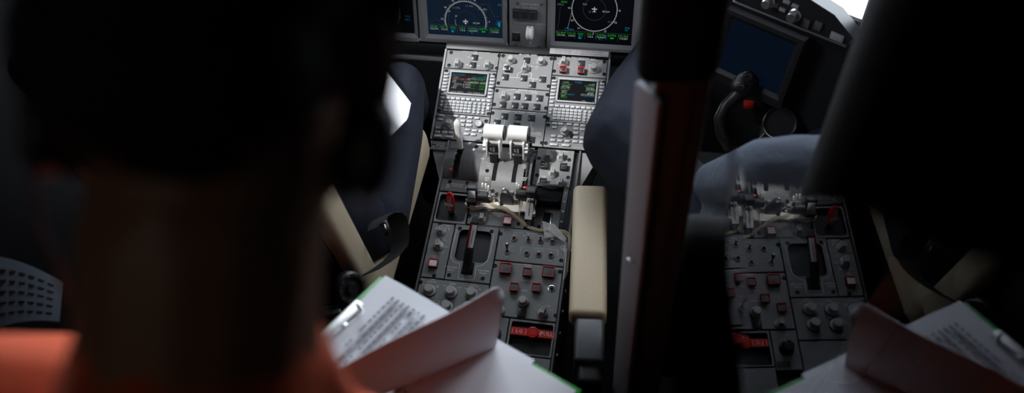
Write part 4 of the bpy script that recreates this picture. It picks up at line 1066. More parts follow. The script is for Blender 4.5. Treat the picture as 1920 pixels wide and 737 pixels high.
# gear panel between the displays
gu0, gu1 = MU(955, 80)[0], MU(1024.5, 84)[0]; gv0 = MU(990, 87)[1]; gc = ((gu0+gu1)/2, gv0+.10)
g = Face('landing_gear_unit', 'grey panel lettered LANDING GEAR between two flight displays', 'control panel', PM, gc)
MB().box((0, 0, -.004), (gu1-gu0-.002, .20, .016), bev=.001).obj('faceplate', M_DISPB, g.e)
for x, y in ((970.6, 5.3), (1015.8, 8), (967, 83.2), (1012, 85.8)):
    link('screw', shared('gscrew', lambda: MB().lathe([(.0044, 0), (.0044, .0015), (.003, .0022), (0, .0022)], seg=14), M_DMET), g.e, (*g.l(x, y), .004))
for x, y in ((969.3, 24), (984.5, 25.2), (999.7, 26.5)):
    o = link('guarded_switch', shared('gbase', lambda: MB().box((0, 0, .004), (.0225, .0265, .010), bev=.001), M_BLACK), g.e, (*g.l(x, y), .004))
    link('switch_guard', shared('gg', lambda: c_guard(.0205, .0245), M_DMET), o)
    link('switch_lens', shared('gl', lambda: MB().box((0, 0, .0092), (.016, .019, .002)), M_LENS), o)
o = link('push_button', shared('gb', lambda: c_button(.018, .019), M_BLACK), g.e, (*g.l(967.7, 68), .004))
link('button_lens', shared('gbl', lambda: c_lens(.018, .019), M_LENS), o)
m = MB()
for t, x, y, s in (('\u2013 TAWS WARN \u2013', 993.5, 7.5, .0058), ('G/S', 970.5, 12.5, .004), ('FLAPS', 985, 13.2, .004), ('TERRAIN', 1000.5, 14, .004), ('\u2014 LANDING GEAR \u2014', 997, 43.3, .0062), ('HORN', 968, 59.8, .004), ('\u2193', 995, 79, .010), ('OVERRIDE', 994.5, 85, .0036)):
    m.text(t, g.l(x, y), s, .0046)
m.obj('lettering', M_INK, g.e, smooth=False)
ge = empty('gear_lever', 'white wheel-shaped landing gear lever knob on the gear panel', 'lever', PM.w(*PM.uv(994, 62, .03), .004), (PM.t, 0, 0))
MB().cyl((0, 0, 0), (0, .004, .030), .005).obj('lever_shaft', M_DMET, ge)
m = MB(); m.lathe([(.007, -.0085), (.0165, -.0085), (.0185, -.0065), (.0185, -.0022), (.0172, -.0018), (.0172, .0018), (.0185, .0022), (.0185, .0065), (.0165, .0085), (.007, .0085)], (0, .004, .034), 36, Matrix.Rotation(PI/2, 3, 'Y')); m.obj('wheel_knob', M_WHITE, ge)
m = MB(); m.box((0, 0, 0), (1.0, .30, .02)); mp_ = m.obj('wall_front', M_SHELL, None, PM.w(-.05, .11, -.032), (PM.t, 0, 0)); struct(mp_)
m = MB(); m.box((0, 0, 0), (.95, .035, .03), bev=.006); o = m.obj('panel_sill', M_BLACK, None, PM.w(-.06, vb-.026, -.012), (PM.t, 0, 0)); tag(o, 'black rounded sill running below the row of flight displays', 'trim')
m = MB(); m.box((0, 0, 0), (.30, .012, .012), bev=.003); o = m.obj('footrest_rail', M_DISPB, None, PM.w(-.36, vb-.055, -.0), (PM.t, 0, 0)); tag(o, 'grey rail under the left sill beside the knee', 'rail')
# glareshield
m = MB(); m.grid(lambda s, t: V((-.78+1.36*s, .30+.55*t-.02*math.sin(s*PI), .405+.09*math.sin(min(1, t*2.2)*PI/2)-.16*max(0, t-.5))), 14, 12, thick=.02)
o = m.obj('glareshield', M_BLACK, None); tag(o, 'black glareshield hood above the flight displays', 'glareshield')

# right outboard: angled display, hood edge with knobs
E0, E1 = hz(1372, -2, .42), hz(1588, 87, .42)
dx = (E1-E0); dx.z = 0; Lr = dx.length; dx.normalize(); yawr = math.atan2(dx.y, dx.x)
class OPlane(Plane):
    def __init__(s, o, tilt, yaw):
        s.o = V(o); s.t = tilt; q_ = Matrix.Rotation(yaw, 3, 'Z'); s.u = q_ @ V((1, 0, 0)); s.v = q_ @ V((0, math.cos(tilt), math.sin(tilt))); s.n = q_ @ V((0, -math.sin(tilt), math.cos(tilt)))
PG = OPlane(E0, math.radians(80), yawr)
ge = empty('glareshield_end', 'black angled hood end with bright knobs, beneath the side window', 'glareshield', E0, (PG.t, 0, yawr))
def gl(x, y, h=0): u, v = PG.uv(x, y, h); return V((u, v, h))
m = MB(); poly = [gl(*q)[:2] for q in ((1372, -2), (1588, 87), (1600, 72), (1565, 28), (1515, -4), (1470, -40), (1400, -50))]
m.prism(poly, -.045, 0); m.obj('hood_body', M_BLACK, ge)
a, b = gl(1376, 1), gl(1588, 86); MB().tube([a+V((0, 0, .004)), b+V((0, 0, .004))], .003, 8).obj('edge_strip', M_DMET, ge)
for x, y, r in ((1443, 3, .011), (1491, 28, .012)):
    p_ = gl(x, y); o = MB().lathe([(r*1.25, 0), (r*1.25, .003), (r, .005), (r*.95, .020), (r*.8, .022), (0, .022)], seg=24).obj('rotary_knob', M_METAL, ge, p_)
for x, y in ((1453, 9), (1468, 17.5), (1476, 3), (1492, 11)):
    MB().box((0, 0, .002), (.016, .008, .006), bev=.001).obj('push_button', M_STAIN, ge, gl(x, y))
for x, y in ((1512, 43), (1535, 48)): MB().box((0, 0, .002), (.017, .020, .006), bev=.001).obj('push_button', M_DMET, ge, gl(x, y))
o = MB().box((0, 0, .002), (.030, .017, .003), bev=.001).obj('placard', M_STAIN, ge, gl(1570, 69))
m = MB()
for k in range(3): m.text('\u2014\u2014\u2014', (0, .005-.005*k), .005, .0042)
m.obj('lettering', M_INK, o, smooth=False)
PD = OPlane(E0 - dx*.02 - V((0, 0, .05)) + V((-dx.y, dx.x, 0))*.03, math.radians(76), yawr)
s0, s1, s2 = PD.uv(1375, 32), PD.uv(1491, 84), PD.uv(1468, 134)
# hang the display below the hood
display(PD, s0[0]-.02, s1[0]+.02, s2[1]-.09, s1[1]+.02, s0[0], s1[0], s2[1]-.06, 'dark blue angled flight display seen through the glass at the far right', M_SCRD, None, yawr, M_BLACK)
o = MB().box((.16, -.10, -.04), (.52, .34, .02)).obj('wall_right_panel', M_SHELL, None, PD.o, (PD.t, 0, yawr)); struct(o)

# control yoke
hc = at(1462, 231, 1.97)
ye = empty('control_yoke', 'black control yoke with a chrome-rimmed hub and a two-button grip, behind the glass', 'yoke', hc)
nh = (CAM-hc).normalized(); nh = (nh + V((0, -.25, .35))).normalized(); Mh = nh.to_track_quat('Z', 'Y').to_matrix()
MB().lathe([(.041, -.10), (.041, -.004), (.038, .0), (0, .0)], seg=36, M=Mh).obj('hub', M_BLACK, ye)
MB().lathe([(.0385, -.006), (.0400, .004), (.0375, .006), (.0355, .003), (.0355, -.002)], seg=48, M=Mh).obj('hub_ring', M_BRONZE, ye)
gp = at(1396, 158, 1.97) - hc
m = MB(); m.tube([at(1376, 290, 2.0)-hc, at(1352, 250, 2.0)-hc, at(1349, 222, 2.0)-hc, at(1362, 198, 1.99)-hc, at(1382, 180, 1.98)-hc, gp], [.016, .015, .014, .015, .018, .024], 16)
m.tube([at(1376, 290, 2.0)-hc, at(1410, 300, 2.01)-hc, V((0, 0, -.01))-nh*.05], [.016, .018, .02], 14); m.obj('horn', M_BLACK, ye, ang=2)
ov = oval((.029, .034, .022), gp, Mh @ Matrix.Rotation(-.6, 3, 'Z')).obj('grip', M_BLACK, ye, ang=2)
for x, y, r in ((1402, 144, .014), (1389, 163, .012)):
    p_ = at(x, y, 1.948)-hc; b_ = MB().lathe([(r, -.006), (r, .002), (r*.8, .004), (0, .004)], p_, 20, Mh).obj('grip_button', M_BLACK, ye)
    MB().tube([p_ + Mh @ V((r*.55*math.cos(t), r*.4*math.sin(t), .005)) for t in [k*PI/8 for k in range(9)]], .0012, 6).obj('button_mark', M_METAL, b_)
m = MB(); m.box((0, 0, 0), (.024, .022, .01), bev=.002); m.obj('red_label', M_REDG, ye, at(1404, 196, 2.03)-hc)
m = MB(); m.cyl(-nh*.09, -nh*.09+V((0, .12, -.55)), .035); m.obj('column', M_BLACK, ye)
# lamp panel on the right wall (small round lamps)
pe = empty('side_lamp_panel', 'dark panel with two round lamps, one glowing orange, at the far right edge', 'lamp panel', at(1896, 33, 1.5))
nm = (CAM-at(1896, 33, 1.5)).normalized(); Mq = nm.to_track_quat('Z', 'Y').to_matrix()
MB().box((0, 0, -.012), (.075, .09, .02), Mq, bev=.003).obj('panel_plate', M_BLACK, pe)
for (x, y), mm in (((1901, 18), M_DMET), ((1895, 44), None)):
    p_ = at(x, y, 1.5)-at(1896, 33, 1.5)
    o = MB().lathe([(.0095, -.01), (.0095, .006), (.007, .008), (.006, .005), (0, .005)], p_, 20, Mq).obj('round_lamp', M_DMET, pe)
    if mm is None: MB().lathe([(.0055, .004), (.004, .0075), (0, .0085)], p_, 16, Mq).obj('lamp_lens', emis('lamp_orange', lin((150, 60, 30)), (.2, .05, .02)), o)
m = MB(); m.box((0, 0, .002), (.02, .006, .004), Mq); m.obj('placard', M_STAIN, pe, at(1876, 66, 1.5)-at(1896, 33, 1.5))

# ================================================================== CLIPBOARD AND PAPERS
A_ = at(715, 522, 1.42); nb_ = V((.196, .203, .959)).normalized()
B_ = hit(1075, 725, A_, nb_); D_ = hit(575, 655, A_, nb_)
ex = (B_-A_).normalized(); ey = nb_.cross(ex).normalized()
if ey.dot(D_-A_) < 0: ey = -ey
nz_ = ex.cross(ey) if ex.cross(ey).z > 0 else ey.cross(ex)
Mb = Matrix((ex, ey, nz_)).transposed()
flip = Mb.determinant() < 0
def bl(x, y, h=0):                       # pixel -> board coordinates
    P = hit(x, y, A_+nz_*h, nz_) - A_; return V((P.dot(ex), P.dot(ey), h))
def bw(p): return A_ + ex*p[0] + ey*p[1] + nz_*(p[2] if len(p) > 2 else 0)
cb = empty('clipboard', 'green clipboard with a silver clip held at the lower middle', 'clipboard', A_)
def bobj(mb, name, m, parent, ang=.6, smooth=True): return mb.obj(name, m, parent, ang=ang, smooth=smooth)
class BB(MB):
    def conv(s):
        for v in s.bm.verts: v.co = ex*v.co.x + ey*v.co.y + nz_*v.co.z
        return s
m = BB(); m.box((.195, .128, -.002), (.40, .262, .004), bev=.0012); bobj(m.conv(), 'board', M_GREEN, cb)
m = BB(); c0, c1 = bl(668, 569), bl(577, 646)
m.box((.010, (c0.y+c1.y)/2, .007), (.018, abs(c1.y-c0.y), .010), bev=.003); bobj(m.conv(), 'clip_bar', M_STEEL, cb)
m = BB(); pts = [bl(668, 570, .012), bl(680, 580, .014), bl(679, 589, .014), bl(662, 603, .014), bl(648, 611, .015), bl(636, 617, .015), bl(622, 632, .015), bl(590, 655, .014), bl(574, 664, .012)]
m.tube(pts, .0018, 8); bobj(m.conv(), 'clip_wire', M_METAL, cb, ang=2)
m = BB(); p_ = bl(646, 611, .016); m.box((p_.x, p_.y, .016), (.006, .011, .005), bev=.0015); bobj(m.conv(), 'clip_lock', M_METAL, cb)
# printed form
def sheet(fn, nu, nv, name, m, label, cat, th=.0012, group=None):
    b = BB(); b.grid(fn, nu, nv, thick=th); b.conv()
    o = b.obj(name, m, None, A_, ang=1.2); return tag(o, label, cat, group)
def f1(s, t):
    x, y = .004+.30*s, -.006+.235*t
    return V((x, y, .003+.008*max(0, .25-t)*4*max(0, .4-abs(s-.15))))
pf = sheet(f1, 16, 12, 'printed_form', M_PAPER, 'printed form with grey table rows under the silver clip of the clipboard', 'paper', .0025)
b = BB(); rnd = random.Random(4)
for r in range(13):
    x = .046+.0105*r
    y = .028
    if r < 4:
        while y < .12+.01*r:
            w = rnd.uniform(.006, .018); b.box((x, y+w/2, .0075), (.0035, w, .0002)); y += w+.004
    while y < .20:
        w = rnd.uniform(.004, .014)
        if rnd.random() < .62: b.box((x, y+w/2, .0062), (.003 if rnd.random() < .7 else .0048, w, .0002))
        y += w+.004
    b.box((x+.0052, .12, .0060), (.0004, .18, .0002))
o = b.conv().obj('print', mat('grey_print', (.16, .16, .18), .7), pf, smooth=False)
b = BB()
for r in range(0, 12, 2): b.box((.0565+.0105*r, .125, .0057), (.0075, .165, .0002))
b.conv().obj('table_band', mat('table_grey', (.42, .43, .47), .7), pf, smooth=False)
# page bundle turned up towards the camera
q0, q1 = bl(585, 800, .004), bl(930, 652, .004)
Pa, Pb = at(632, 694, 1.11), at(950, 527, 1.25)
Qa, Qb = bw(q0), bw(q1)
def fold(s, t):
    lo_, hi_ = Qa.lerp(Qb, s), Pa.lerp(Pb, s)
    p = lo_.lerp(hi_, t) + (FW*-1)*(.018*math.sin(PI*t*.9)) + V((0, 0, 1))*(.004*math.sin(2.2*s*PI))
    rc = .10                                            # rounded upper right corner
    if s > 1-rc and t > .72:
        k = (s-(1-rc))/rc; p = p.lerp(lo_.lerp(hi_, .72), (1-math.sqrt(max(0, 1-k*k)))*min(1, (t-.72)/.28))
    return p - A_
b = MB(); b.grid(fold, 40, 18, thick=.0016)
o = b.obj('turned_page', M_PAPER, None, A_, ang=1.2); tag(o, 'thick bundle of pages turned up on edge, its shaded back towards the viewer', 'paper')
e0, e1 = bl(905, 646, .004), bl(1062, 738, .004)
def f2(s, t):
    x = e0.x-.01+(e1.x+.02-e0.x)*s; y = .008+.21*t
    return V((x, y, .004+.003*math.sin(3*s)))
sheet(f2, 12, 10, 'blank_page', M_PAPER, 'blank white page lying flat at the right end of the clipboard', 'paper', .002)
# sheet on the left pilot's lap
lp = [hz(x, y, z) for x, y, z in ((690, 92, .245), (776, 203, .215), (742, 264, .22), (640, 190, .25))]
def f3(s, t):
    p = lp[0].lerp(lp[1], s).lerp(lp[3].lerp(lp[2], s), t)
    if s > .8:
        k = (s-.8)/.2; p += (lp[0]-lp[1])*.10*k*k*(abs(t-.35)*1.6)
    return p + V((0, 0, .006*math.sin(2.5*s+2*t)))
b = MB(); b.grid(f3, 16, 10, thick=.002); o = b.obj('lap_sheet', M_PAPER, None, ang=1.2); tag(o, 'bright white sheet lying on the lap of the pilot at the left', 'paper')
cs = [at(x, y, d) for x, y, d in ((-60, 476, 1.60), (118, 536, 1.56), (112, 610, 1.50), (-60, 640, 1.53))]
def f4(s, t): return cs[0].lerp(cs[1], s).lerp(cs[3].lerp(cs[2], s), t) + UPV*.018*math.sin(PI*(s*.9))
b = MB(); b.grid(f4, 14, 8, thick=.002); o = b.obj('printed_chart', mat('blue_grey_sheet', (.22, .27, .34), .7), None, ang=1.2); tag(o, 'blue-grey printed sheet tucked behind the left seat back, beside the orange shoulder', 'paper')
b = MB()
for k in range(5):
    t = .18+.16*k
    for i in range(9):
        s = .06+.1*i; p0, p1 = f4(s, t)-FW*.003, f4(s+.06, t)-FW*.003; b.tube([p0, p1], .0022, 4)
b.obj('print', M_INKD, o)

# ================================================================== PEOPLE
def ico(bm, c, r, R_=None, sc=(1, 1, 1), sub=2):
    rr = bmesh.ops.create_icosphere(bm, subdivisions=sub, radius=1)
    for v in rr['verts']:
        p = V((v.co.x*sc[0]*r, v.co.y*sc[1]*r, v.co.z*sc[2]*r))
        v.co = (R_ @ p if R_ is not None else p) + V(c)
def blob(name, shapes, m, parent, vox=.006, it=6, loc=(0, 0, 0), fac=.5):
    """fuses tapered limbs and rounded masses into one continuous skin"""
    bm = bmesh.new()
    for s in shapes:
        b = bmesh.new()
        if s[0] == 'c':
            _, p0, r0, p1, r1 = s; ico(b, p0, r0, sub=2); ico(b, p1, r1, sub=2)
            h = bmesh.ops.convex_hull(b, input=list(b.verts)); bmesh.ops.delete(b, geom=[v for v in b.verts if not v.link_faces], context='VERTS')
            dead = [g for g in h['geom_interior'] if isinstance(g, bmesh.types.BMVert) and g.is_valid]
            if dead: bmesh.ops.delete(b, geom=dead, context='VERTS')
        else:
            _, c, sc, R_ = s; ico(b, c, 1, R_, sc, 3)
        me = bpy.data.meshes.new('t'); b.to_mesh(me); b.free(); bm.from_mesh(me); bpy.data.meshes.remove(me)
    me = bpy.data.meshes.new('t'); bm.to_mesh(me); bm.free()
    o = bpy.data.objects.new('t', me); COL.objects.link(o)
    md = o.modifiers.new('r', 'REMESH'); md.mode = 'VOXEL'; md.voxel_size = vox
    ms = o.modifiers.new('s', 'SMOOTH'); ms.factor = fac; ms.iterations = it
    dg = bpy.context.evaluated_depsgraph_get(); dg.update()
    out = bpy.data.meshes.new_from_object(o.evaluated_get(dg)); bpy.data.objects.remove(o); bpy.data.meshes.remove(me)
    for p in out.polygons: p.use_smooth = True
    out.materials.clear(); out.materials.append(m); out.name = name
    return link(name, out, parent, loc)
def frame(z, y):
    z = V(z).normalized(); y = (V(y)-z*V(y).dot(z)).normalized(); x = y.cross(z); return Matrix((x, y, z)).transposed()
def head_shapes(c, M, k=1):
    T = lambda p: V(c) + M @ (V(p)*k)
    e = lambda p, s: ('e', T(p), tuple(v*k for v in s), M)
    cp = lambda p, r, q, t: ('c', T(p), r*k, T(q), t*k)
    return [e((0, -.012, .028), (.077, .097, .092)), e((0, .03, -.035), (.062, .062, .075)), cp((0, .035, -.07), .048, (0, .066, -.098), .026),
            cp((-.04, .02, -.06), .030, (-.012, .06, -.095), .022), cp((.04, .02, -.06), .030, (.012, .06, -.095), .022),
            cp((0, .088, .006), .010, (0, .108, -.030), .014), e((-.012, .097, -.036), (.011, .012, .008)), e((.012, .097, -.036), (.011, .012, .008)),
            cp((-.05, .072, .026), .012, (-.014, .088, .024), .012), cp((.05, .072, .026), .012, (.014, .088, .024), .012),
            e((0, .088, -.062), (.024, .010, .006)), e((0, .086, -.072), (.022, .011, .007)), e((-.046, .062, -.02), (.02, .02, .02)), e((.046, .062, -.02), (.02, .02, .02)),
            e((-.080, -.008, -.008), (.010, .021, .033)), e((.080, -.008, -.008), (.010, .021, .033)), e((-.086, -.020, .004), (.008, .012, .024)), e((.086, -.020, .004), (.008, .012, .024))]
def head_extras(c, M, parent, k=1):
    T = lambda p: V(c) + M @ (V(p)*k)
    for s in (-1, 1):
        b = MB(); r = bmesh.ops.create_uvsphere(b.bm, u_segments=14, v_segments=10, radius=.0118*k)
        b.obj('eye', M_EYE, parent, T((s*.032, .077, .008)))
    e = lambda p, s: ('e', T(p), tuple(v*k for v in s), M)
    blob('hair', [e((0, -.024, .040), (.0795, .096, .088)), e((0, -.060, -.005), (.070, .058, .060)), e((0, .03, .085), (.066, .062, .038)),
                  e((-.074, -.005, .035), (.011, .035, .032)), e((.074, -.005, .035), (.011, .035, .032))], M_HAIR, parent, .006, 3)
def hand_shapes(w, M, curl=.5, side=1, k=1):
    """w wrist, M: x across, y along fingers, z back of the hand"""
    T = lambda p: V(w) + M @ (V(p)*k)
    sh = [('c', T((-.018, .02, 0)), .020*k, T((-.022, .08, 0)), .013*k), ('c', T((.018, .02, 0)), .020*k, T((.022, .08, 0)), .013*k), ('c', T((0, .01, 0)), .022*k, T((0, .085, .002)), .013*k)]
    for i, (x, L) in enumerate(((-.030, .062), (-.010, .076), (.010, .080), (.030, .070))):
        p = V((x, .088, 0)); a = curl*.5
        for j, f in enumerate((.45, .32, .23)):
            a += curl*(.5 if j == 0 else .8)*(1 if j else 0) + (0 if j else 0)
            q_ = p + V((x*.04, math.cos(a), -math.sin(a)))*L*f
            sh.append(('c', T(p), (.0092-.001*j)*k, T(q_), (.0085-.001*j)*k)); p = q_
    sx = side
    p0, p1, p2, p3 = V((sx*.026, .022, -.004)), V((sx*.050, .048, -.014)), V((sx*.058, .072, -.020)), V((sx*.056, .094, -.024))
    for a, b_, r0, r1 in ((p0, p1, .013, .0105), (p1, p2, .0105, .0095), (p2, p3, .0095, .008)): sh.append(('c', T(a), r0*k, T(b_), r1*k))
    return sh
def chain(pts):
    return [('c', V(a[0]), a[1], V(b_[0]), b_[1]) for a, b_ in zip(pts, pts[1:])]
def grow(shapes, d):
    out = []
    for s in shapes:
        if s[0] == 'c': out.append(('c', s[1], s[2]+d, s[3], s[4]+d))
        else: out.append(('e', s[1], tuple(v+d for v in s[2]), s[3]))
    return out
def shoe(parent, p, yaw):
    R_ = Matrix.Rotation(yaw, 3, 'Z'); T = lambda q_: V(p)+R_ @ V(q_)
    blob('shoe', [('c', T((0, -.06, .035)), .036, T((0, .06, .034)), .036), ('c', T((0, .06, .034)), .036, T((.0, .14, .026)), .028), ('c', T((0, -.06, .035)), .036, T((0, -.05, .09)), .042)], M_SEATB, parent, .008, 3)
FLOOR = -.46

def seated_pilot(label, sx, P, cloth_top, cloth_leg, face_dir):
    """P: dict of joints"""
    e = empty('person', label, 'person', (P['hip'][0], P['hip'][1], FLOOR))
    o0 = V((P['hip'][0], P['hip'][1], FLOOR)); r = lambda n: V(P[n])-o0
    hip, chest, neck, head = r('hip'), r('chest'), r('neck'), r('head')
    torso = [('e', hip+V((0, 0, .02)), (.165, .12, .12), None), ('c', hip+V((0, -.01, .06)), .125, chest, .135), ('c', chest+V((-.07, 0, 0)), .11, chest+V((.07, 0, 0)), .11), ('c', chest+V((0, 0, .05)), .10, neck, .062)]
    arms = []
    for s in 'lr':
        sh, el, wr = r('sh'+s), r('el'+s), r('wr'+s)
        arms += [('c', chest.lerp(sh, .5)+V((0, 0, .03)), .085, sh, .070)] + chain([(sh, .068), (el, P.get('elr'+s, .052))]) + chain([(el, P.get('elr'+s, .052)), (wr, .036)])
    legs = []
    for s in 'lr':
        kn, an = r('kn'+s), r('an'+s); hp = hip + V((-.09 if s == 'l' else .09, .02, 0))
        legs += chain([(hp, .098), (hp.lerp(kn, .55), .092), (kn, P.get('kr', .070))]) + chain([(kn, P.get('kr', .068)), (kn.lerp(an, .35), P.get('kr', .066)-.006), (an, .045)])
    Mh = frame(head-neck + V((0, -.06, .05)), face_dir)
    body = grow(torso, -.012)+grow(arms, -.012)+grow(legs, -.012)+[('c', neck, .056, head-V((0, 0, .04)), .055)]+head_shapes(head, Mh)
    for s in 'lr':
        wr, el = r('wr'+s), r('el'+s); y = (wr-el).normalized()
        M = frame(V((0, 0, 1)), y); M = Matrix((M.col[0], y, M.col[0].cross(y))).transposed()
        body += hand_shapes(wr, M, .55, 1 if s == 'l' else -1)
    blob('body', body, M_SKINL, e, .006, 3)
    head_extras(head, Mh, e)
    blob('jacket', torso+arms+[('c', neck+V((0, 0, -.02)), .068, neck+V((0, 0, .02)), .064)], cloth_top, e, .009, 4)
    blob('trousers', legs+[('e', hip, (.17, .125, .11), None)], cloth_leg, e, .009, 4)
    for s in 'lr': shoe(e, r('an'+s)+V((0, .03, -.06)), 0)
    return e
# left pilot: right knee close to the console
seated_pilot('person in navy trousers seated at the left, knee beside the upper console', -1,
    dict(hip=(-.355, -.42, .145), chest=(-.45, -.52, .55), neck=(-.45, -.51, .72), head=(-.45, -.47, .88),
         shl=(-.64, -.50, .64), shr=(-.27, -.50, .64), ell=(-.70, -.32, .40), elr=(-.25, -.42, .37), wrl=(-.55, -.10, .36), wrr=(-.42, -.14, .36),
         knl=(-.60, -.02, .24), knr=tuple(at(750, 163, 2.20)), anl=(-.60, .12, -.37), anr=(-.31, .16, -.37)), M_TROUS, M_TROUS, (0, 1, -.2))
seated_pilot('person in a grey-blue shirt and navy trousers seated at the right, beside the beige armrest', 1,
    dict(hip=(.60, -.40, .17), chest=(.70, -.48, .42), neck=(.73, -.50, .65), head=(.77, -.49, .82),
         shl=(.56, -.47, .475), shr=(.87, -.47, .54), ell=(.50, -.32, .27), elr=(.87, -.36, .32), wrl=(.60, -.24, .20), wrr=(.78, -.22, .22),
         knl=tuple(at(1168, 262, 1.90)), knr=(.80, -.05, .09), anl=tuple(at(1240, 70, 2.24)), anr=(.74, .12, -.37), kr=.097), M_GREYC, M_TROUS, (0, 1, -.2))

# standing person in the foreground
hd = at(418, 70, .42); nk = at(368, 650, .455)
base = V((.02, -1.42, FLOOR))
e = empty('person', 'person in an orange top seen from behind, wearing a black headset', 'person', base)
rl = lambda p: V(p)-base
upv = (hd-nk).normalized(); Mh = frame(upv, V((-.12, 1, -.35)))
hip, chest, neck, head = rl((.02, -1.44, .50)), rl((nk.x-.005, nk.y-.02, nk.z-.28)), rl(nk), rl(hd)
shl, shr = rl(at(-70, 800, .52)), rl(at(640, 1010, .52))
ell, wrl = rl((-.26, -1.10, .72)), rl((-.19, -.98, .47)); elr, wrr = rl((.25, -1.50, .72)), rl((.10, -1.16, .44))
torso = [('e', hip, (.16, .11, .13), None), ('c', hip+V((0, 0, .12)), .115, chest, .13), ('c', chest+V((-.07, 0, .05)), .10, chest+V((.07, 0, .05)), .10), ('c', chest+V((0, 0, .08)), .09, neck+V((0, 0, -.05)), .07)]
arms = [('c', chest+V((-.05, 0, .14)), .07, shl, .060), ('c', chest+V((.05, 0, .12)), .075, shr, .060)]
arms += chain([(shl, .060), (ell, .046), (wrl, .034)]) + chain([(shr, .060), (elr, .046), (wrr, .034)])
legs = []
for s, x in (('l', -.10), ('r', .10)):
    hp, kn, an = hip+V((x, 0, -.02)), hip+V((x*1.1, .02, -.46)), rl((base.x+x*1.2, base.y-.02, FLOOR+.09)); legs += chain([(hp, .09), (kn, .062), (an, .045)])
body = grow(torso, -.012)+grow(arms, -.012)+grow(legs, -.012)+[('c', neck+V((0, 0, -.03)), .062, head-upv*.045, .060), ('c', neck+upv*-.01, .063, head-upv*.10, .064)]+head_shapes(head, Mh)
for w_, el_, sd in ((wrl, ell, 1), (wrr, elr, -1)):
    y = (w_-el_).normalized(); y = (y+V((0, .5, .1))).normalized(); M = frame(V((0, 0, 1)), y); M = Matrix((M.col[0], y, M.col[0].cross(y))).transposed(); body += hand_shapes(w_, M, .6, sd)
blob('body', body, M_SKIN, e, .005, 3)
head_extras(head, Mh, e)
tp = torso+arms+[('c', neck+upv*-.055, .078, neck+upv*-.012, .066)]
blob('orange_top', tp, M_ORANGE, e, .007, 4)
blob('trousers', grow(legs, .004)+[('e', hip+V((0, 0, -.02)), (.165, .115, .12), None)], M_TROUS, e, .010, 4)
for x in (-.12, .12): shoe(e, rl((base.x+x, base.y+.02, FLOOR)), 0)
# headset
hs = empty('headset', 'black headset worn on the nearest head, one ear cup beside the right ear', 'headset', hd)
cups = {}
for s, (x, y, d) in ((-1, (100, 235, .43)), (1, (702, 280, .415))):
    c = at(x, y, d)-hd; cups[s] = c
    R_ = Mh @ Matrix.Rotation(PI/2, 3, 'Y')
    ov_ = oval((.027, .022, .012), c, R_).obj('ear_cup', M_BLACK, hs, ang=2)
    b = MB(); b.lathe([(.015, -.006), (.021, -.004), (.023, 0), (.021, .004), (.015, .006)], c - Mh @ V((s*.012, 0, 0)), 24, R_, (1.15, .9)); b.obj('ear_cushion', M_SEATB, hs, ang=2)
pts = [cups[-1]] + [Mh @ V((.094*math.cos(PI-PI*k/12), -.015+.02*0, .025+.108*math.sin(PI*k/12))) for k in range(1, 12)] + [cups[1]]
MB().tube(pts, .006, 8).obj('headband', M_BLACK, hs, ang=2)
b = MB(); b.tube([cups[-1], at(62, 330, .44)-hd, at(72, 420, .46)-hd, at(105, 480, .48)-hd, at(128, 560, .49)-hd], .0018, 8); b.obj('headset_cable', M_BLACK, hs, ang=2)

# ================================================================== SEATS
def rbox(c, d, bev, rot=None, name='', m=None, parent=None, sub=3): return MB().box(c, d, rot, bev, sub).obj(name, m, parent, ang=1.2)
def seat(label, cx, yb, s, rake=.16, w=.50, hr=((0, -.135, .78), (.26, .09, .18)), bw=.095, bh=.62, bd=.12):
    e = empty('pilot_seat', label, 'seat', (cx, yb, FLOOR)); z0 = -FLOOR
    rx = Matrix.Rotation(.05, 3, 'X')
    rbox((0, .26, z0+.045), (w, .50, .13), .045, rx, 'seat_cushion', M_LEATHER, e, 5)
    rbox((0, .25, z0+.112), (w-.09, .46, .02), .009, rx, 'cushion_insert', M_SEATB, e)
    rb = Matrix.Rotation(rake, 3, 'X')
    rbox((0, -.05, z0+.05+bh/2), (w-.16, .085, bh), .035, rb, 'backrest', M_SEATB, e, 5)
    for k in (-1, 1): rbox((k*(w/2-bw/2-.008), -.025, z0+.05+(bh-.06)/2), (bw, bd, bh-.06), min(.042, bw*.45, bd*.45), rb, 'side_bolster', M_LEATHER, e, 5)
    rbox((hr[0][0], hr[0][1], z0+hr[0][2]), hr[1], .04, rb, 'headrest', M_SEATB, e, 5)
    rbox((0, .22, z0-.10), (w-.10, .40, .14), .02, None, 'seat_pan', M_SEATB, e)
    rbox((0, .20, (z0-.16)/2), (.22, .26, z0-.16), .02, None, 'pedestal', M_BLACK, e)
    return e
sL = seat('beige-edged pilot seat at the left, black belt looped over its cushion edge', -.46, -.55, -1, bw=.042, bd=.075)
sR = seat('pilot seat at the right, behind the beige armrest', .575, -.57, 1, .06, hr=((.235, -.09, .80), (.46, .10, .52)), bh=.47)
# armrest of the right seat
a0, a1 = hz(1107, 344, .13), hz(1102, 590, .13)
d = (a1-a0); L = d.length; ya = math.atan2(-d.x, -d.y)*-1
ar = empty('armrest', 'beige leather armrest with a black end block, right of the console', 'armrest', (a0+a1)/2, (0, 0, math.atan2(d.y, d.x)+PI/2))
rbox((0, 0, -.028), (.079, L, .056), .014, None, 'pad', M_LEATHER, ar, 5)
rbox((.004, -L/2-.052, -.045), (.062, .105, .075), .010, None, 'end_block', mat('end_black', (.03, .033, .04), .45), ar)
rbox((.006, -L/2-.10, -.20), (.05, .09, .36), .012, None, 'arm_post', M_BLACK, ar)
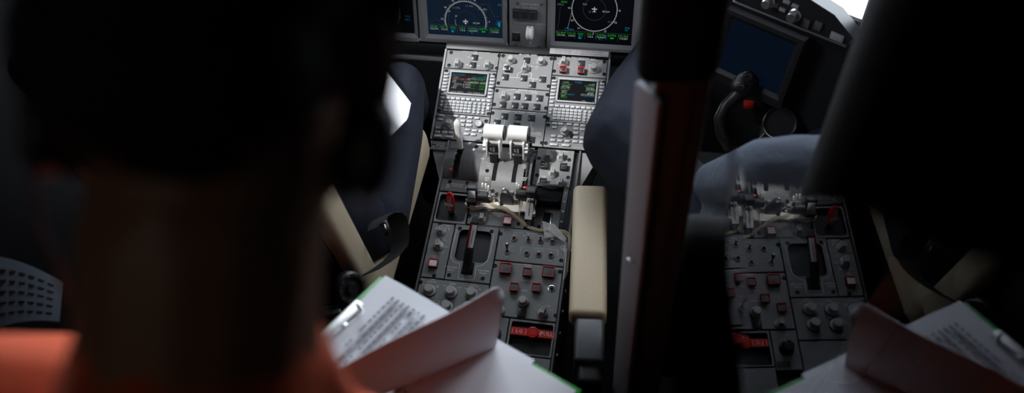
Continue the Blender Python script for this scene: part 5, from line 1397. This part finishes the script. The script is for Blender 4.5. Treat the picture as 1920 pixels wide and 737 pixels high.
# belt loop and buckle on the left seat
be = empty('seat_belt', 'black webbing belt curled into a loop on the left seat edge', 'belt', at(730, 420, 1.75)); bo = at(730, 420, 1.75)
def ribbon(pts, wdir, w, m, name, parent, th=.0022):
    b = MB(); n = len(pts)-1
    b.grid(lambda s, t: pts[min(n, int(s*n+.5))] + wdir*(t-.5)*w, n, 2, thick=th); return b.obj(name, m, parent, ang=1.2)
lp_ = [(706, 428, 1.73), (710, 414, 1.74), (722, 406, 1.75), (736, 405, 1.76), (746, 414, 1.77), (750, 430, 1.77), (751, 450, 1.765), (748, 466, 1.76), (735, 482, 1.74), (715, 497, 1.72), (690, 512, 1.70)]
ribbon([at(*q_)-bo for q_ in lp_], V((.75, .45, .1)).normalized(), .042, M_BELT, 'webbing', be)
b = MB(); b.tube([at(716, 424, 1.73)-bo, at(722, 418, 1.73)-bo, at(726, 430, 1.73)-bo, at(721, 440, 1.73)-bo], .007, 10); b.obj('buckle', M_BLACK, be, ang=2)
b = MB(); b.tube([at(721, 421, 1.722)-bo, at(723, 427, 1.72)-bo, at(726, 432, 1.72)-bo], .0012, 6); b.obj('buckle_edge', M_METAL, be, ang=2)
rc = at(655, 540, 1.62)
re_ = empty('adjuster_wheel', 'black ribbed adjuster wheel below the left seat belt', 'wheel', rc)
b = MB(); R_ = (V((.75, -.35, .45)).normalized()).to_track_quat('Z', 'Y').to_matrix()
b.lathe([(.012, -.012), (.030, -.012), (.034, -.008), (.034, .006), (.030, .011), (.024, .011), (.022, .006), (.012, .006), (.010, .012), (0, .012)], (0, 0, 0), 28, R_); b.obj('wheel_body', M_BLACK, re_)
for k in range(10):
    an = 2*PI*k/10; MB().box((0, 0, 0), (.005, .003, .003)).obj('rib', M_DMET, re_, R_ @ V((.027*math.cos(an), .027*math.sin(an), .0115)), R_.to_euler())
kl = empty('latch_block', 'small black latch block on the floor side of the left seat', 'latch', at(630, 592, 1.62)); rbox((0, 0, 0), (.05, .035, .03), .005, Matrix.Rotation(.3, 3, 'Z'), 'latch_body', M_BLACK, kl); rbox((0, -.004, .018), (.03, .012, .01), .002, Matrix.Rotation(.3, 3, 'Z'), 'latch_tab', M_DMET, kl)

# ================================================================== PARTITION POST AND GLASS
p0 = at(1198, 130, 1.0); yw = math.radians(5.05)
Z = V((0, 0, 1)); pe = empty('door_post', 'dark red wood-grain post with a pale metal edge strip, standing right of the console', 'post', (p0.x, p0.y, FLOOR), (0, 0, YAW*.6))
Hh = p0.z-FLOOR-.005
MB().box((.053, 0, Hh/2), (.068, .034, Hh), bev=.004).obj('wood_face', M_WOOD, pe)
MB().box((.013, -.014, Hh/2-.01), (.050, .010, Hh-.02), rot=-1.05, bev=.003).obj('edge_strip', mat('pale_aluminium', (.30, .31, .33), .5, .0, bump=.03, scale=300), pe)
MB().box((.046, .004, Hh+.22), (.098, .052, .46), bev=.020, seg=4).obj('post_cap', M_DBLACK, pe)
zs = (hit(1181, 497, p0+V((0, -.03, 0)), V((math.sin(-YAW*.6), -math.cos(YAW*.6), 0))) - V((p0.x, p0.y, FLOOR))).z
b = MB(); b.lathe([(.0065, 0), (.006, .002), (0, .0035)], (0, 0, 0), 16, Matrix.Rotation(PI/2, 3, 'X')); b.obj('screw', M_METAL, pe, (.006, -.0245, zs), (0, 0, -.5))
n_ = V((math.cos(yw)*math.cos(-.0205), math.sin(yw)*math.cos(-.0205), -.0205)).normalized()
DP = .15175
def pn(x, y, n=n_, c=None): return hit(x, y, (CAM+n_*DP) if c is None else c, n)
# main pane (outline given on the pane itself)
out = [pn(1393, 345), pn(1393, 790), pn(1560, 372), pn(1700, 440), pn(1990, 560)]   # far upright edge and the slanting top edge
fwd = V((-n_.y, n_.x, 0)).normalized(); upn = n_.cross(fwd)*-1
if upn.z < 0: upn = -upn
o_c = CAM + n_*DP
def pl2(P): d_ = P-o_c; return (d_.dot(fwd), d_.dot(upn))
q2 = [pl2(p) for p in out]
poly = [q2[0], q2[1], (q2[1][0]-.10, -1.35), (-.45, -1.35), (-.45, q2[4][1]+.02), q2[4], q2[3], q2[2]]
def pane(poly2, origin, fw_, up_, nn, th=.004):
    bm = bmesh.new(); f_ = [bm.verts.new(origin+fw_*a+up_*b_) for a, b_ in poly2]; k_ = [bm.verts.new(origin+fw_*a+up_*b_+nn*th) for a, b_ in poly2]
    a = bm.faces.new(f_); bk = bm.faces.new(k_[::-1]); n = len(f_); fs = [bm.faces.new([f_[i], f_[(i+1) % n], k_[(i+1) % n], k_[i]]) for i in range(n)]
    bmesh.ops.recalc_face_normals(bm, faces=bm.faces)
    for q_ in fs+[bk]: q_.material_index = 1
    me = bpy.data.meshes.new('glass_pane'); bm.to_mesh(me); bm.free(); me.materials.append(M_GLASSF); me.materials.append(M_GLASSB); return me
ge = empty('glass_partition', 'tall smoked glass partition at the right, mirroring the console in front of the right seat', 'glass panel', (o_c.x, o_c.y, o_c.z))
link('glass_pane', pane(poly, V((0, 0, 0)), fwd, upn, n_), ge)
# narrow bevel strip beside it, turned by a degree
th_ = math.radians(1.26); n2 = (n_*math.cos(th_) + fwd*math.sin(th_)).normalized(); fw2 = (fwd*math.cos(th_) - n_*math.sin(th_)).normalized()
h1, h2 = pl2(pn(1393, 345)), pl2(pn(1393, 790)); org = fwd*h1[0]+upn*h1[1]
d2 = V((h2[0]-h1[0], h2[1]-h1[1]))
link('glass_bevel', pane([(0, 0), (d2.x, d2.y), (d2.x+.16, d2.y), (.13, 0)], org, fw2, upn, n2), ge)

# ================================================================== COCKPIT SHELL AND LIGHT
SUN = V((-.53, -.145, .835)).normalized()     # direction of the sun
def wall(name, o, u, v, outer, holes, m, th=.03):
    """flat wall with real window openings; outline and openings in the wall's own plane"""
    o, u, v = V(o), V(u).normalized(), V(v).normalized(); n = u.cross(v)
    bm = bmesh.new(); es = []
    for lp in [outer]+holes:
        vs = [bm.verts.new(o+u*a+v*b_) for a, b_ in lp]
        es += [bm.edges.new((vs[i], vs[(i+1) % len(vs)])) for i in range(len(vs))]
    bmesh.ops.triangle_fill(bm, edges=es, use_beauty=True)
    fs = list(bm.faces)
    def inside(p, lp):
        c = False
        for i in range(len(lp)):
            (x1, y1), (x2, y2) = lp[i], lp[i-1]
            if (y1 > p[1]) != (y2 > p[1]) and p[0] < (x2-x1)*(p[1]-y1)/(y2-y1)+x1: c = not c
        return c
    kill = []
    for f in fs:
        d_ = f.calc_center_median()-o; p = (d_.dot(u), d_.dot(v))
        if any(inside(p, h) for h in holes): kill.append(f)
    if kill: bmesh.ops.delete(bm, geom=kill, context='FACES_ONLY')
    bmesh.ops.recalc_face_normals(bm, faces=bm.faces)
    bmesh.ops.solidify(bm, geom=list(bm.faces), thickness=th)
    me = bpy.data.meshes.new(name); bm.to_mesh(me); bm.free(); me.materials.append(m)
    return struct(link(name, me))
def pane_in(name, o, u, v, hole):
    o, u, v = V(o), V(u).normalized(), V(v).normalized(); n = u.cross(v); bm = bmesh.new()
    a = [bm.verts.new(o+u*p[0]+v*p[1]-n*.002) for p in hole]; b_ = [bm.verts.new(o+u*p[0]+v*p[1]+n*.002) for p in hole]; k = len(hole)
    bm.faces.new(a); bm.faces.new(b_[::-1])
    for i in range(k): bm.faces.new([a[i], a[(i+1) % k], b_[(i+1) % k], b_[i]])
    bmesh.ops.recalc_face_normals(bm, faces=bm.faces)
    me = bpy.data.meshes.new(name); bm.to_mesh(me); bm.free(); me.materials.append(M_WINDOW); return struct(link(name, me))
CEIL = 1.84; YB, YF = -2.15, 1.05; XL = -.9
b = MB(); b.prism([(-.93, YB), (1.0, YB), (1.0, -.5), (.53, YF), (-.93, YF)], FLOOR-.04, FLOOR); struct(b.obj('floor', M_CARPET))
b = MB(); b.box((.04, (YB+YF)/2, CEIL+.02), (1.92, YF-YB+.1, .04)); struct(b.obj('ceiling', M_SHELL))
b = MB(); b.box((0, YB-.02, (FLOOR+CEIL)/2), (2.3, .04, CEIL-FLOOR)); struct(b.obj('wall_back', M_SHELL))
# left wall: unseen side window, its outline and added tongue shaped to shade the console
LO, LUv, LV = (XL, 0, 0), (0, 1, 0), (0, 0, 1)
def sp(pl, u, v, h=0): P = pl.w(u, v, h); P = P + SUN*((XL-P.x)/SUN.x); return (P.y, P.z)
h1 = [sp(PU, .25, .285), sp(PU, -.23, .285), sp(PU, -.42, .27), sp(PLW, -.42, -.13), sp(PLW, -.20, -.17), sp(PLW, -.115, -.19), sp(PLW, -.03, -.20), sp(PLW, .05, -.185), sp(PLW, .10, -.10), sp(PLW, .25, -.05),
      sp(PU, .25, .048), sp(PU, .10, .035), sp(PU, .07, .03), sp(PU, -.045, .035), sp(PU, -.045, .115), sp(PU, .065, .115), sp(PU, .10, .072), sp(PU, .25, .08)]
wall('wall_left', LO, LUv, LV, [(YB-.05, FLOOR), (YF+.05, FLOOR), (YF+.05, CEIL), (YB-.05, CEIL)], [h1], M_SHELL)
pane_in('window_1', LO, LUv, LV, h1)
# right wall, tapering towards the nose
RO = V((.99, -.5, 0)); RU = V((-.46, 1.5, 0)).normalized(); RV = V((0, 0, 1)); RN = RU.cross(RV)
def rpt(x, y): p = hit(x, y, RO, RN)-RO; return (p.dot(RU), p.z)
hr = [rpt(1500, -6), rpt(1530, 6), rpt(1562, 26), rpt(1600, 52), rpt(1628, 72), rpt(1641, 34)]
top_r = 1.25
hr += [(hr[-1][0]-.12, top_r), (hr[0][0]+.25, top_r)]
kr = (V((.99, -.5, 0))-V((.99, YB-.05, 0))).length
wall('wall_right', RO, RU, RV, [(-.10, FLOOR), (1.7, FLOOR), (1.7, CEIL+.01), (-.10, CEIL+.01)], [hr], M_SHELL)
pane_in('window_2', RO, RU, RV, hr)
wall('wall_right_aft', V((.99, YB-.05, 0)), V((0, 1, 0)), RV, [(0, FLOOR), (1.74, FLOOR), (1.74, CEIL+.01), (0, CEIL+.01)], [], M_SHELL)
# window surround right of the bright pane
a_, b2 = rpt(1652, 30), rpt(1652, -20)
P0 = RO+RU*(hr[5][0]-.045)+RV*(hr[4][1]-.02)-RN*.0
b = MB(); b.box((0, 0, .34), (.075, .02, .74), bev=.008); struct(b.obj('trim_1', mat('window_trim', (.42, .43, .45), .6), None, P0-RN*.03 if RN.x > 0 else P0+RN*.03, (0, 0, math.atan2(RU.y, RU.x))))
# windscreen wall
FO, FU, FV = V((0, YF, 0)), V((1, 0, 0)), V((0, -.35, 1)).normalized()
w1 = [(-.86, .52), (-.05, .52), (-.05, 1.66), (-.80, 1.66)]; w2 = [(.05, .52), (.60, .52), (.58, 1.66), (.05, 1.66)]
wall('wall_nose', FO, FU, FV, [(-.93, FLOOR), (.66, FLOOR), (.66, CEIL+.2), (-.93, CEIL+.2)], [w1, w2], M_SHELL)
pane_in('window_3', FO, FU, FV, w1); pane_in('window_4', FO, FU, FV, w2)

w = bpy.data.worlds.new('sky'); scn.world = w; w.use_nodes = True
bg = w.node_tree.nodes['Background']; bg.inputs[0].default_value = (.86, .93, 1.0, 1); bg.inputs[1].default_value = 8.5
s_ = bpy.data.lights.new('sun', 'SUN'); s_.energy = 5.2; s_.angle = math.radians(2.0); s_.color = (1, .97, .93)
so = bpy.data.objects.new('sun', s_); COL.objects.link(so); so.rotation_euler = SUN.to_track_quat('Z', 'Y').to_euler()
def portal(name, o, u, v, hole, inward):
    o, u, v = V(o), V(u).normalized(), V(v).normalized()
    xs = [p[0] for p in hole]; ys = [p[1] for p in hole]
    l_ = bpy.data.lights.new(name, 'AREA'); l_.shape = 'RECTANGLE'; l_.size = max(xs)-min(xs); l_.size_y = max(ys)-min(ys); l_.cycles.is_portal = True
    ob = bpy.data.objects.new(name, l_); COL.objects.link(ob)
    c = o+u*((max(xs)+min(xs))/2)+v*((max(ys)+min(ys))/2); z = -V(inward).normalized(); x = u; y = z.cross(x)
    M = Matrix((x, y, z)).transposed().to_4x4(); M.translation = c+V(inward).normalized()*.06; ob.matrix_world = M
portal('daylight_portal', LO, LUv, LV, h1, (1, 0, 0)); 
portal('daylight_portal', RO, RU, RV, hr, (-RN if RN.x > 0 else RN))
fn = FU.cross(FV); fn = fn if fn.y < 0 else -fn
portal('daylight_portal', FO, FU, FV, w1, fn); portal('daylight_portal', FO, FU, FV, w2, fn)

l_ = bpy.data.lights.new('cabin_lamp', 'AREA'); l_.shape = 'DISK'; l_.size = .22; l_.energy = .18; l_.color = (1, .86, .70)
lo_ = bpy.data.objects.new('cabin_lamp', l_); COL.objects.link(lo_); lo_.location = (-.25, -2.0, 1.75); lo_.rotation_euler = (V((-.25, -2.0, 1.75))-V((.12, -1.3, 1.1))).to_track_quat('Z', 'Y').to_euler()
vs = scn.view_settings; vs.view_transform = 'Standard'; vs.look = 'None'; vs.gamma = 1; vs.exposure = 0; vs.use_curve_mapping = False
scn.cycles.use_denoising = True; scn.cycles.max_bounces = 8; scn.cycles.transparent_max_bounces = 16; scn.cycles.caustics_reflective = False; scn.cycles.caustics_refractive = False
scn.cycles.sample_clamp_indirect = 4

# repeats share a group
GROUPS = {'flight_display': 'flight displays on the main panel', 'control_display_unit': 'keyboard display units of the console', 'tuning_keypad': 'tuning key panels of the console',
          'position_sensor': 'sensors clamped to the quadrant', 'crumpled_padding': 'crumpled padding under the sensors', 'tape_strip': 'tape strips holding the wires', 'pilot_seat': 'pilot seats', 'thrust_lever': 'thrust levers of the quadrant'}
for o in list(scn.objects):
    k_ = o.name.split('.')[0]
    if o.parent is None and k_ in GROUPS: o['group'] = GROUPS[k_]
